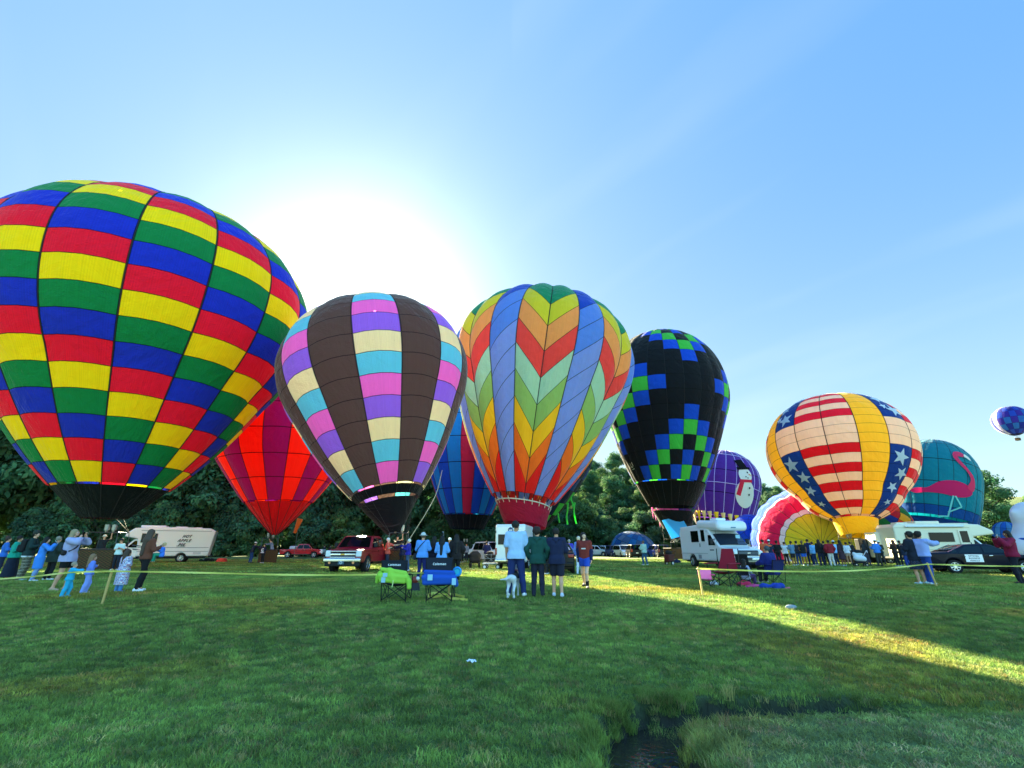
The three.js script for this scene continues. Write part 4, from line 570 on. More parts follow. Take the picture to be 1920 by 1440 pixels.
car('car', 'dark navy sedan with a white door sign and silver wheels at the right', 1840, 26, -18, '#0d1226', 'sedan', {
  spokes: 7, rim: mat(0xe2e6ea, 0.25, 0.6), glass: new THREE.MeshPhysicalMaterial({ color: 0x0c141c, roughness: 0.05, specularIntensity: 0.6, side: THREE.DoubleSide }),
  extra: (t, B) => { const s = put(t, 'door_sign', new THREE.PlaneGeometry(0.72, 0.36).translate(-0.52, 0.74, 0.913), new THREE.MeshStandardMaterial({ roughness: 0.5, side: THREE.DoubleSide, map: canvasTex(256, 128, (x, w, h) => { x.fillStyle = '#f2f2f6'; x.fillRect(0, 0, w, h); x.fillStyle = '#1a1c30'; x.textAlign = 'center'; x.font = 'bold 35px sans-serif'; x.fillText('OFFICIAL', w / 2, 40); x.fillText('BUSINESS', w / 2, 79); x.fillText('VEHICLE', w / 2, 118); }) }));
    B.side('roof_edge', [[-1.5, 1.03], [-0.7, 1.39], [-0.72, 1.41], [-1.55, 1.04]], mat(0x8a5a6a, 0.3), 0.016, true, 0.01); put(t, 'door_handle', rbox(0.16, 0.05, 0.04, 0.02, 0.18, 0.86, 0.93), chromeM); },
});
{ // white box van with a round dark emblem, its open rear facing the field, behind the three standing men
  const t = thing('box_van', 'white box van with a round blue emblem behind the three men', 'van', onGround(970, 33.5), rad(80)), wr = 0.36, B = new Body(t, { L: 12, W: 2.0, belt: 1.2, roof: 2.7, tuck: 0.06, sill: 0.42, wx: [-1.5, 1.7], wr });
  B.shell('van_body', [[-2.6, 0.5], [-2.62, 2.5], [-2.5, 2.66], [1.0, 2.66], [1.3, 2.55], [2.0, 1.42], [2.6, 1.2], [2.7, 0.9], [2.7, 0.5]], white, 0.08);
  B.side('cab_window', [[0.7, 1.45], [1.7, 1.45], [1.15, 2.25], [0.7, 2.25]], glassM); B.side('body_stripe', [[-2.5, 1.05], [2.4, 1.05], [2.4, 1.12], [-2.5, 1.12]], mat(0x6a8aa0, 0.5)); B.across('windshield', [1.96, 1.5], [1.36, 2.46], glassM, 0.01, 0.1);
  for (const s of [-1, 1]) { const r = put(t, 'rear_window', rbox(0.03, 0.6, 0.7, 0.02, -2.645, 1.75, s * 0.42), glassM); put(t, 'tail_light', rbox(0.05, 0.4, 0.12, 0.02, -2.64, 1.05, s * 0.9), redLampM); for (const x of [-1.5, 1.7]) wheel(t, x, s * 0.86, wr, 0.25, rimM, 8); put(t, 'rear_door_hinge', [0.8, 1.5, 2.2].map((y) => rbox(0.04, 0.14, 0.05, 0.01, -2.63, y, s * 0.93)), darkM); }
  put(t, 'door_seam', box(0.012, 2.0, 0.02, -2.63, 1.5, 0), darkM); const e = put(t, 'emblem', cyl(0.17, 0.17, 0.015, 24).rotateZ(Math.PI / 2).translate(-2.64, 2.3, 0.02), mat(0x10386e, 0.4)); put(e, 'emblem_bar', rbox(0.012, 0.06, 0.22, 0.005, -2.655, 2.3, 0.02), mat(0xe8eef4, 0.4));
  put(t, 'rear_bumper', rbox(0.2, 0.16, 1.9, 0.05, -2.74, 0.52, 0), chromeM); put(t, 'licence_plate', rbox(0.02, 0.13, 0.32, 0.01, -2.645, 0.86, 0.1), mat(0xe8e4d8, 0.5)); put(t, 'underbody', box(4.8, 0.2, 1.6, 0, 0.42, 0), darkM);
  put(t, 'wing_mirror', [rbox(0.12, 0.9, 0.2, 0.05, 1.2, 1.75, -1.28), rod(V(1.2, 1.5, -0.95), V(1.2, 1.5, -1.25), 0.02)], mat(0x8a9cae, 0.4));
}
car('car', 'dark car with light blue windows parked behind the boy in navy shorts', 1043, 26.5, 86, '#14161a', 'sedan', { glass: new THREE.MeshPhysicalMaterial({ color: 0x88b8dc, roughness: 0.1, clearcoat: 1, side: THREE.DoubleSide }) });
car('van', 'white panel van parked behind the person in the navy jacket', 922, 47, -62, '#e2e6ea', 'van');
pickup('pickup_truck', 'white pickup parked far off beside the stroller', 893, 70, 10, '#dfe6ec', { dull: 1 });
car('car', 'silver white hatchback in the far row, right of the walking girl', 1119, 88, -24, '#d8e2ee', 'suv');
car('car', 'white car with dark windows in the far row left of the grey blue limp balloon', 1140, 90, -70, '#dfe6ee', 'suv');
car('car', 'dark blue car half behind the white one before the grey blue limp balloon', 1152, 84, -85, '#182a60', 'suv');
car('van', 'white van parked nose on before the grey blue limp balloon', 1169, 80, -84, '#dce8f0', 'van');
car('car', 'black sport utility car seen from behind before the grey blue limp balloon', 1190, 72, 86, '#0b0c10', 'suv');
for (const [px, Z, yaw, c, k, l] of [[633, 84, 176, '#16181c', 'suv', 'black car in the dark row behind the near red pickup'], [652, 82, 170, '#2a2a30', 'sedan', 'dark grey car in the row behind the near red pickup'], [612, 86, 0, '#1a1c24', 'suv', 'dark car right of the far red pickup'], [1243, 76, 80, '#10131a', 'suv', 'dark car beside the wicker basket left of the camper van'], [1232, 80, 90, '#1a3aa0', 'van', 'blue van left of the wicker basket beside the camper van'], [857, 80, 10, '#7a90a8', 'sedan', 'grey blue car far off behind the woman in the dark brown jacket'], [1012, 84, 0, '#c8d0d8', 'sedan', 'pale car far off between the standing men'], [1490, 60, 0, '#c8ccd4', 'van', 'pale van behind the crowd under the yellow crowned balloon']]) car('car', l, px, Z, yaw, c, k);
{ // white trailer panel left of the cream motorhome
  const t = thing('trailer', 'white box trailer behind the crowd left of the cream motorhome', 'trailer', onGround(1661, 42), rad(-14)); put(t, 'box_body', rbox(1.4, 2.0, 2.0, 0.06, 0, 1.5, 0), cream); put(t, 'underbody', box(1.3, 0.2, 1.5, 0, 0.42, 0), darkM); for (const s of [-1, 1]) wheel(t, 0, s * 0.9, 0.32, 0.2); put(t, 'lock', rbox(0.08, 0.1, 0.04, 0.01, 0.3, 1.4, 1.02), darkM);
}
/* ---------- people ---------- */
// a smooth surface through a field of distances (naive surface nets)
function net(f, lo, hi, c) {
  const n = [0, 1, 2].map((k) => Math.max(3, Math.ceil((hi[k] - lo[k]) / c) + 3)), [nx, ny, nz] = n, o = lo.map((x) => x - c), val = new Float32Array(nx * ny * nz);
  for (let k = 0, q = 0; k < nz; k++) for (let j = 0; j < ny; j++) for (let i = 0; i < nx; i++) val[q++] = f(o[0] + i * c, o[1] + j * c, o[2] + k * c);
  const id = new Int32Array(nx * ny * nz).fill(-1), P = [], I = [], sx = 1, sy = nx, sz = nx * ny, cor = [0, sx, sy, sx + sy, sz, sz + sx, sz + sy, sz + sx + sy], E = [[0, 1], [2, 3], [4, 5], [6, 7], [0, 2], [1, 3], [4, 6], [5, 7], [0, 4], [1, 5], [2, 6], [3, 7]];
  for (let k = 0; k < nz - 1; k++) for (let j = 0; j < ny - 1; j++) for (let i = 0; i < nx - 1; i++) {
    const q = i + j * sy + k * sz; let m = 0; for (let e = 0; e < 8; e++) if (val[q + cor[e]] < 0) m++; if (m === 0 || m === 8) continue;
    let x = 0, y = 0, z = 0, w = 0; for (const [a, b] of E) { const va = val[q + cor[a]], vb = val[q + cor[b]]; if ((va < 0) === (vb < 0)) continue; const t = va / (va - vb); x += (a & 1) + ((b & 1) - (a & 1)) * t; y += ((a >> 1) & 1) + (((b >> 1) & 1) - ((a >> 1) & 1)) * t; z += (a >> 2) + ((b >> 2) - (a >> 2)) * t; w++; }
    id[q] = P.length / 3; P.push(o[0] + (i + x / w) * c, o[1] + (j + y / w) * c, o[2] + (k + z / w) * c);
  }
  for (let k = 1; k < nz - 1; k++) for (let j = 1; j < ny - 1; j++) for (let i = 1; i < nx - 1; i++) {
    const q = i + j * sy + k * sz, a = val[q] < 0;
    for (const [s, u, v] of [[sx, sy, sz], [sy, sz, sx], [sz, sx, sy]]) { if (a === (val[q + s] < 0)) continue; const A = id[q], B = id[q - u], C = id[q - u - v], D = id[q - v]; if (A < 0 || B < 0 || C < 0 || D < 0) continue; a ? I.push(A, B, C, A, C, D) : I.push(A, C, B, A, D, C); }
  }
  const g = new THREE.BufferGeometry(); g.setAttribute('position', new THREE.Float32BufferAttribute(P, 3)); g.setIndex(I); g.computeVertexNormals(); return g;
}
// bones: [ax, ay, az, bx, by, bz, ra, rb]; a smooth union of tapered capsules, cut flat where `cut` says
let folds = 0; // creases of cloth, in metres
function bonesField(bones, k, cut) {
  const B = bones.map(([a, b, ra, rb, sz]) => { const dx = b.x - a.x, dy = b.y - a.y, dz = b.z - a.z; return [a.x, a.y, a.z, dx, dy, dz, dx * dx + dy * dy + dz * dz || 1e-9, ra, (rb ?? ra) - ra, sz || 1]; });
  return (x, y, z) => {
    let d = 1e3;
    for (const q of B) {
      const px = x - q[0], py = y - q[1], pz = z - q[2]; let t = (px * q[3] + py * q[4] + pz * q[5]) / q[6]; t = t < 0 ? 0 : t > 1 ? 1 : t;
      const ex = px - q[3] * t, ey = py - q[4] * t, ez = (pz - q[5] * t) / q[9], e = Math.sqrt(ex * ex + ey * ey + ez * ez) - q[7] - q[8] * t;
      if (e - d < k && d - e < k) { const h = 0.5 + 0.5 * (d - e) / k; d = d + (e - d) * h - k * h * (1 - h); } else if (e < d) d = e;
    }
    if (folds && d < 0.05 && d > -0.05) d += folds * (noise.noise(x * 9 + 3.1, y * 5, z * 9) + 0.6 * noise.noise(x * 21, y * 13 + 7.7, z * 21));
    return cut ? Math.max(d, cut(x, y, z)) : d;
  };
}
function skin(bones, k, cell, cut) { const lo = [1e9, 1e9, 1e9], hi = [-1e9, -1e9, -1e9]; for (const [a, b, ra, rb] of bones) for (const [p, r] of [[a, ra], [b, rb ?? ra]]) for (let i = 0; i < 3; i++) { const v = p.getComponent(i); lo[i] = Math.min(lo[i], v - r - 0.02); hi[i] = Math.max(hi[i], v + r + 0.02); } return net(bonesField(bones, k, cut), lo, hi, cell); }
const lerp3 = (a, b, t) => a.clone().lerp(b, t);
// hands: palm, four unequal bent fingers, thumb from the palm's side; built once open and once closed round something
const handKinds = {}; // local: wrist at the origin, fingers along -y, palm faces -z, thumb towards +x
for (const [kind, curl] of [['relaxed', 0.35], ['grip', 1.15]]) {
  const b = [[V(0, 0.0, 0), V(0, -0.03, 0), 0.026, 0.028], [V(-0.022, -0.035, 0), V(-0.028, -0.085, 0), 0.014, 0.012], [V(0, -0.035, 0), V(0, -0.09, 0), 0.015, 0.012], [V(0.02, -0.035, 0), V(0.026, -0.085, 0), 0.015, 0.012]];
  [[-0.03, 0.052, 0.82], [-0.011, 0.066, 1], [0.009, 0.07, 1.02], [0.028, 0.062, 0.95]].forEach(([x, l]) => { let p = V(x, -0.088, 0), a = 0.1; for (let s = 0; s < 3; s++) { a += curl * (s ? 0.9 : 0.55); const q = p.clone().add(V(x * 0.05, -Math.cos(a) * l * [0.45, 0.32, 0.25][s], -Math.sin(a) * l * [0.45, 0.32, 0.25][s])); b.push([p, q, 0.0092 - s * 0.0008, 0.0086 - s * 0.0008]); p = q; } });
  const t0 = V(0.03, -0.03, -0.006), t1 = V(0.052, -0.062, -0.02), t2 = V(0.05 - curl * 0.012, -0.088, -0.03 - curl * 0.012); b.push([t0, t1, 0.0125, 0.0105], [t1, t2, 0.0105, 0.0088]);
  handKinds[kind] = skin(b, 0.006, 0.0055);
}
function headBones(w = 1) { return [[V(0, 0.045, 0.015), V(0, 0.05, 0.03), 0.082, 0.084], [V(0, 0.0, -0.02), V(0, -0.05, -0.045), 0.068, 0.036], [V(-0.02, -0.055, -0.045), V(0.02, -0.055, -0.045), 0.028], [V(0, 0.01, -0.078), V(0, -0.012, -0.094), 0.011, 0.014], [V(-0.03, 0.03, -0.066), V(0.03, 0.03, -0.066), 0.017], [V(-0.076, 0.0, 0.012), V(-0.078, 0.025, 0.018), 0.012, 0.014], [V(0.076, 0.0, 0.012), V(0.078, 0.025, 0.018), 0.012, 0.014]]; }
const headGeo = skin(headBones(), 0.016, 0.0085);
const faceGeo = { eye: merge([-1, 1].map((s) => new THREE.SphereGeometry(0.0125, 8, 6).translate(s * 0.031, 0.008, -0.074))), pupil: merge([-1, 1].map((s) => new THREE.SphereGeometry(0.006, 6, 5).translate(s * 0.031, 0.008, -0.0835))), brow: merge([-1, 1].map((s) => rbox(0.034, 0.007, 0.01, 0.003, s * 0.031, 0.031, -0.081))), mouth: rbox(0.042, 0.011, 0.012, 0.005, 0, -0.042, -0.082) };
const POSES = { // arms as [upper arm, forearm] steps for the right side (mirrored for the left); metres at 1.75 m
  down: [[0.05, -0.28, 0.02], [0.0, -0.24, -0.06]], loose: [[0.09, -0.27, 0.03], [0.01, -0.23, -0.09]], pocket: [[0.12, -0.25, 0.05], [-0.06, -0.19, -0.11]], phone: [[0.07, -0.17, -0.21], [-0.12, 0.2, -0.1]], face: [[0.1, -0.06, -0.25], [-0.19, 0.2, 0.02]],
  hold: [[0.07, -0.26, -0.05], [-0.1, 0.07, -0.21]], fold: [[0.06, -0.27, -0.02], [-0.24, 0.05, -0.12]], point: [[0.2, 0.0, -0.18], [0.17, 0.02, -0.17]], ahead: [[0.03, -0.08, -0.26], [0.0, 0.02, -0.25]], back: [[0.07, -0.25, 0.12], [0.0, -0.22, 0.04]], lap: [[0.06, -0.24, -0.1], [-0.08, -0.06, -0.22]], high: [[0.1, 0.12, -0.22], [-0.05, 0.22, -0.08]], out: [[0.2, -0.18, -0.05], [0.18, -0.1, -0.1]] };
const skinM = (c) => new THREE.MeshPhysicalMaterial({ color: c, roughness: 0.55, specularIntensity: 0.4, side: THREE.DoubleSide });
const skins = [skinM('#d8a284'), skinM('#c08a68'), skinM('#8a5a40'), skinM('#e0b498')];
const clothBump = noiseTex(256, (u, v) => { const k = 128 + 60 * tileNoise(u, v, 10) + 40 * tileNoise(u, v, 26, 3); return [k, k, k]; }, false);
const cloth = (() => { const m = new Map(); return (c) => { if (!m.has(c)) m.set(c, new THREE.MeshStandardMaterial({ color: c, roughness: 0.9, side: THREE.DoubleSide })); return m.get(c); }; })();
const clothPrint = (name, w, draw) => new THREE.MeshStandardMaterial({ roughness: 0.9, side: THREE.DoubleSide, map: canvasTex(128, 128, draw) });
const uvBox = (g, s) => { const p = g.attributes.position, u = []; for (let i = 0; i < p.count; i++) u.push((p.getX(i) + p.getZ(i) * 0.7) * s, p.getY(i) * s); g.setAttribute('uv', new THREE.Float32BufferAttribute(u, 2)); return g; };
const floral = clothPrint('floral', 1, (x, w, h) => { x.fillStyle = '#e8e6f4'; x.fillRect(0, 0, w, h); for (let i = 0; i < 70; i++) { x.fillStyle = ['#2a3a98', '#1c2460', '#b02a58', '#3a4ab0'][i % 4]; x.beginPath(); x.ellipse((i * 47) % w, (i * 83) % h, 5 + i % 4, 3 + i % 5, i, 0, 7); x.fill(); } });
const camo = clothPrint('camo', 1, (x, w, h) => { x.fillStyle = '#7a7462'; x.fillRect(0, 0, w, h); for (let i = 0; i < 50; i++) { x.fillStyle = ['#5a5646', '#96907a', '#4a4838'][i % 3]; x.beginPath(); x.ellipse((i * 37) % w, (i * 71) % h, 12, 7, i, 0, 7); x.fill(); } });
const darkFloral = clothPrint('dark', 1, (x, w, h) => { x.fillStyle = '#10162a'; x.fillRect(0, 0, w, h); for (let i = 0; i < 46; i++) { x.fillStyle = ['#8a98b8', '#3a4a78', '#6a5a70'][i % 3]; x.beginPath(); x.arc((i * 61) % w, (i * 29) % h, 3 + i % 3, 0, 7); x.fill(); } });
const tieDye = clothPrint('tie', 1, (x, w, h) => { for (let i = 0; i < 16; i++) { x.fillStyle = ['#7a8ab0', '#d8dcec', '#4a3a78', '#b8c4e0'][i % 4]; x.fillRect(0, i * 8, w, 8); } });
const peopleLog = [];
function person(o) {
  // o: label, px, Z, h, face (0 = back turned to the lens, 90 = facing right, 180 = facing the lens), lean, arms [left, right], legs, top, bottom, shoes, hair, skin, build
  const H = o.h || 1.7, S = H / 1.75, kid = H < 1.3, near = o.Z < 21, cell = (near ? 0.015 : o.Z < 34 ? 0.021 : 0.028) / S, base = o.pos || onGround(o.px, o.Z);
  const t = thing('person', o.label, 'person', base, -rad(o.face || 0)); t.scale.setScalar(S);
  const w = (o.build || 1), hd = kid ? 1.3 : 1, top = kid ? 0.94 : 1, sit = o.legs === 'sit', lean = rad(o.lean || 0);
  const hipY = sit ? 0.5 : 0.93 * (kid ? 0.93 : 1), L = (x, y, z) => { const a = y - hipY; return V(x, hipY + a * Math.cos(lean), z - a * Math.sin(lean)); };
  const tall = kid ? 1.36 : 1.44, shY = sit ? tall - 0.43 : tall, neck = L(0, shY + 0.05, 0.005), head = L(0, shY + 0.185 * (kid ? 1.05 : 1), -0.01);
  const leg = { stand: [[0.11, 0.02, 0, -0.01], [0.12, 0.02, 0, 0.0]], wide: [[0.19, 0.0, 0.02, 0], [0.19, 0.0, -0.02, 0]], walk: [[0.09, -0.22, -0.2, 0], [0.1, 0.24, -0.06, 0.06]], step: [[0.1, -0.1, -0.1, 0], [0.11, 0.1, 0, 0]], sit: [[0.16, -0.46, -0.4, 0], [0.16, -0.46, -0.4, 0]] }[o.legs || 'stand'];
  const legs = [-1, 1].map((s, i) => { const [fx, fz, kz, up] = leg[i], hip = V(s * 0.085 * w, hipY - 0.02, 0), ank = V(s * fx, 0.085 + up, fz + 0.03), kn = sit ? V(s * 0.15, hipY + 0.02, -0.42) : V(s * (0.085 + fx) / 2, hipY * 0.53, (fz) / 2 + kz * 0.5 - 0.025); return { hip, kn, ank, toe: ank.clone().add(V(s * 0.025, -0.05, -0.15)) }; });
  const arms = [-1, 1].map((s, i) => { const [u, f] = POSES[(o.arms || ['down', 'down'])[i]], sh = L(s * 0.178 * w * (kid ? 0.85 : 1), shY - 0.01, 0.0), k = kid ? 0.85 : 1, el = sh.clone().add(V(s * u[0] * k, u[1] * k, u[2] * k)), wr = el.clone().add(V(s * f[0] * k, f[1] * k, f[2] * k)); return { sh, el, wr, s }; });
  const torso = (e) => [[L(-0.07 * w, shY - 0.12, 0), L(-0.05 * w, hipY + 0.1, 0.0), 0.1 * w + e, 0.098 * w + e], [L(0.07 * w, shY - 0.12, 0), L(0.05 * w, hipY + 0.1, 0), 0.1 * w + e, 0.098 * w + e], [L(-0.13 * w, shY - 0.02, 0), L(0.13 * w, shY - 0.02, 0), 0.06 + e], [V(-0.065 * w, hipY + 0.01, 0.01), V(0.065 * w, hipY + 0.01, 0.01), 0.108 * w + e]];
  const armB = (e, f = 1) => arms.flatMap(({ sh, el, wr }) => f <= 0.55 ? [[sh, lerp3(sh, el, f / 0.5), 0.055 + e, 0.047 + e]] : [[sh, el, 0.052 + e, 0.04 + e], [el, lerp3(el, wr, (f - 0.5) / 0.5), 0.041 + e, 0.032 + e]]);
  const legB = (e, f = 1) => legs.flatMap(({ hip, kn, ank }) => f <= 0.55 ? [[hip, lerp3(hip, kn, f / 0.5), 0.088 * w + e, 0.07 * w + e]] : [[hip, kn, 0.085 * w + e, 0.056 + e], [kn, lerp3(kn, lerp3(kn, ank, 0.35).add(V(0, 0, 0.012)), Math.min(1, (f - 0.5) / 0.18)), 0.055 + e, 0.054 + e], ...(f > 0.68 ? [[lerp3(kn, ank, 0.35).add(V(0, 0, 0.012)), lerp3(kn, ank, 0.35 + 0.65 * (f - 0.68) / 0.32), 0.052 + e, 0.038 + e]] : [])]);
  const body = [skin([...torso(0), [neck.clone().add(V(0, -0.05, 0)), head.clone().add(V(0, -0.03, 0.01)), 0.056, 0.05], ...armB(0), ...legB(0), ...legs.map(({ ank, toe }) => [ank, toe, 0.04, 0.028])], 0.035, cell)];
  const hs = hd * (0.98), hm = new THREE.Matrix4().compose(head, new THREE.Quaternion().setFromEuler(new THREE.Euler(rad(o.nod || 0), -rad(o.turn || 0), 0, 'YXZ')), V(hs, hs, hs));
  body.push(headGeo.clone().applyMatrix4(hm));
  arms.forEach(({ el, wr, s }, i) => { const d = wr.clone().sub(el).normalize(), q = new THREE.Quaternion().setFromUnitVectors(V(0, -1, 0), d), pose = (o.arms || ['down', 'down'])[i], g = handKinds[/phone|face|hold|high|lap/.test(pose) ? 'grip' : 'relaxed'].clone(); if (s > 0) g.scale(-1, 1, 1); if (pose === 'down' || pose === 'loose') g.rotateY(s * 1.4); g.scale(kid ? 0.85 : 1, kid ? 0.85 : 1, kid ? 0.85 : 1); body.push(g.applyQuaternion(q).translate(wr.x, wr.y, wr.z)); });
  const sm = skins[o.skin || 0]; put(t, 'body', merge(body), sm);
  if (near || (o.face > 60 && o.face < 300 && o.Z < 30)) { const F = (g) => g.clone().applyMatrix4(hm); put(t, 'eyes', F(faceGeo.eye), mat(0xe8e6e0, 0.3)); put(t, 'pupils', F(faceGeo.pupil), mat(0x201812, 0.2)); put(t, 'eyebrows', F(faceGeo.brow), mat(0x3a2c22, 0.9)); put(t, 'mouth', F(faceGeo.mouth), mat(0x9a4a44, 0.6)); }
  // clothes
  folds = o.Z < 22 ? 0.011 : o.Z < 40 ? 0.008 : 0;
  const T = o.top || {}, Bt = o.bottom || {}, cm = (c) => typeof c === 'string' ? cloth(c) : c, add = (name, g, c) => put(t, name, typeof c === 'string' ? g : uvBox(g, 3), cm(c));
  const hem = T.hem ?? (hipY - 0.06), e = T.loose ?? 0.022, slv = T.sleeve ?? 1;
  if (T.color) { const b = [...torso(e), ...armB(e, slv)]; if (hem < hipY - 0.05) b.push([V(-0.05 * w, hipY, 0), V(-0.06 * w, hem, 0), 0.13 * w + e], [V(0.05 * w, hipY, 0), V(0.06 * w, hem, 0), 0.13 * w + e]); add(T.name || 'shirt', skin(b, 0.035, cell, (x, y, z) => Math.max(hem - y - (sit ? 0.1 : 0), y - (shY + 0.075))), T.color); }
  if (T.hood) add('hood', skin([[L(-0.07, shY + 0.03, 0.07), L(0.07, shY + 0.03, 0.07), 0.05], [L(0, shY - 0.02, 0.1), L(0, shY - 0.08, 0.105), 0.05, 0.03], [L(-0.08, shY + 0.05, 0.0), L(-0.05, shY + 0.02, -0.06), 0.035], [L(0.08, shY + 0.05, 0.0), L(0.05, shY + 0.02, -0.06), 0.035]], 0.04, cell), T.hoodColor || T.color);
  if (T.under) add('undershirt', skin([[V(-0.06 * w, hipY, 0.01), V(0.06 * w, hipY, 0.01), 0.125 * w + 0.02], [V(-0.06 * w, hem - 0.02, 0.01), V(0.06 * w, hem - 0.02, 0.01), 0.12 * w + 0.02]], 0.03, cell, (x, y) => Math.max(y - hem - 0.01, hem - 0.05 - y)), T.under);
  if (Bt.color) {
    if (Bt.skirt) { const y1 = Bt.skirt, f = Bt.flare ?? 0.06; add('skirt', skin([[V(-0.06 * w, hipY + 0.06, 0), V(-0.08 * w, y1, 0), 0.115 * w, 0.12 * w + f], [V(0.06 * w, hipY + 0.06, 0), V(0.08 * w, y1, 0), 0.115 * w, 0.12 * w + f]], 0.06, cell, (x, y) => Math.max(y1 - y, y - hipY - 0.12)), Bt.color); }
    else { const f = Bt.len ?? 1, cutY = f < 0.6 && !sit ? hipY * (1 - 0.52 * f / 0.5 * 0.86) - 0.02 : -9; add(f < 0.6 ? 'shorts' : 'trousers', skin([...torso(0.014).slice(3), ...legB((Bt.loose ?? 0.016), f)], 0.03, cell, (x, y, z) => Math.max(y - hipY - 0.13, cutY - y)), Bt.color); }
  }
  folds = 0;
  const shoe = legs.map(({ ank, toe }) => [[ank.clone().add(V(0, -0.03, 0.03)), toe.clone().add(V(0, 0.008, -0.01)), 0.046, 0.036], [ank.clone().add(V(0, o.boots ? 0.16 : 0.015, 0)), ank.clone().add(V(0, -0.03, 0)), o.boots ? 0.058 : 0.045, 0.045]]);
  if (o.shoes !== null) for (const b of shoe) { const lo = Math.min(b[0][0].y, b[0][1].y) - 0.04; put(t, o.boots ? 'boot' : 'shoe', skin(b, 0.02, cell * 0.8, (x, y) => lo - y), cm(o.shoes || '#d8dade')); }
  // hair and hats, on the turned head
  const hp = (x, y, z) => V(x, y, z).applyMatrix4(hm), hc = o.hair?.color || '#2a1e18', st = o.hair?.style || 'short', cutFace = (x, y, z) => { const p = V(x, y, z).applyMatrix4(new THREE.Matrix4().copy(hm).invert()); return Math.max(0.02 - (p.z + 0.055 + Math.max(0, p.y - 0.03) * 0.9) - 0.02, -0.06 - p.y + (st === 'short' ? 0.03 : -1)) * hs; };
  if (st !== 'bald') {
    const hb = [[hp(0, 0.055, 0.02), hp(0, 0.062, 0.035), 0.093 * hs], [hp(0, 0.0, 0.045), hp(0, 0.03, 0.04), 0.075 * hs, 0.085 * hs]];
    if (st === 'curly') hb.push([hp(-0.05, 0.1, 0.02), hp(0.05, 0.1, 0.03), 0.06 * hs], [hp(-0.07, 0.03, 0.05), hp(0.07, 0.03, 0.05), 0.05 * hs]);
    if (st === 'long' || st === 'verylong') { const dn = st === 'long' ? 0.3 : 0.52; const b1 = L(0, shY + 0.02, 0.09), b2 = L(0, shY + 0.12 - dn, 0.125 * w + 0.02); hb.push([hp(0, 0.0, 0.06), b1, 0.085 * hs, 0.085], [b1, b2, 0.085, 0.05], [hp(-0.05, 0.02, 0.04), L(-0.1, shY, 0.06), 0.05, 0.05], [hp(0.05, 0.02, 0.04), L(0.1, shY, 0.06), 0.05, 0.05]); }
    if (st === 'pony') hb.push([hp(0, 0.06, 0.11), hp(0, -0.12, 0.16), 0.035, 0.02]);
    if (st === 'bun') hb.push([hp(0, 0.13, 0.06), hp(0, 0.13, 0.07), 0.045]);
    folds = near ? 0.006 : 0; put(t, 'hair', skin(hb, 0.03, near ? 0.012 / S : cell * 0.75, cutFace), mat(hc, 0.75)); folds = 0;
  }
  if (o.cap) { const c = o.cap, sh = [[hp(0, 0.075, 0.02), hp(0, 0.085, 0.03), 0.1 * hs]]; const g = [skin(sh, 0.01, near ? 0.012 / S : cell * 0.7, (x, y, z) => { const p = V(x, y, z).applyMatrix4(new THREE.Matrix4().copy(hm).invert()); return 0.06 - p.y; })]; if (c.brim === 'round') g.push(cyl(0.15, 0.16, 0.012, 20).applyMatrix4(new THREE.Matrix4().copy(hm).multiply(new THREE.Matrix4().makeTranslation(0, 0.065, 0.02)))); else if (c.brim !== 'none') g.push(rbox(0.14, 0.012, 0.11, 0.006, 0, 0.07, -0.12).applyMatrix4(hm)); put(t, c.brim === 'round' ? 'sun_hat' : 'cap', merge(g), cloth(c.color)); }
  if (o.extra) o.extra({ t, arms, legs, head, L, shY, hipY, w, cell, hp, hm, S, base, torso });
  o.result = { t, arms, head, base, S }; return o.result;
}
// something held, as a thing of its own, placed in the hand's own frame
function held(P, i, name, label, cat, build, off = [0, 0, 0]) {
  const { t, arms } = P, g = thing(name, label, cat, [0, 0, 0]); t.updateMatrixWorld(); const { el, wr } = arms[i], d = wr.clone().sub(el).normalize(), p = wr.clone().addScaledVector(d, 0.085).add(V(...off)).applyMatrix4(t.matrixWorld); g.position.copy(p); g.rotation.y = t.rotation.y; build(g); return g;
}
const phone = (P, i, label, c = '#16181c', tilt = 0.2) => held(P, i, 'phone', label, 'phone', (g) => { put(g, 'case', rbox(0.078, 0.155, 0.01, 0.004).rotateX(tilt), mat(c, 0.4)); put(g, 'screen', rbox(0.07, 0.146, 0.003, 0.001, 0, 0, 0.006).rotateX(tilt), mat(0x20303c, 0.1)); put(g, 'camera_lens', cyl(0.012, 0.012, 0.004, 10).rotateX(Math.PI / 2).translate(0.022, 0.055, -0.007).rotateX(tilt), darkM); }, [0, 0.03, 0]);
/* ---------- who stands where ---------- */
const J = '#1c2a4a', blk = '#101114', wht = '#e4e8ec';
const jeans = { color: '#22407a' }, dk = { color: '#14161c' };
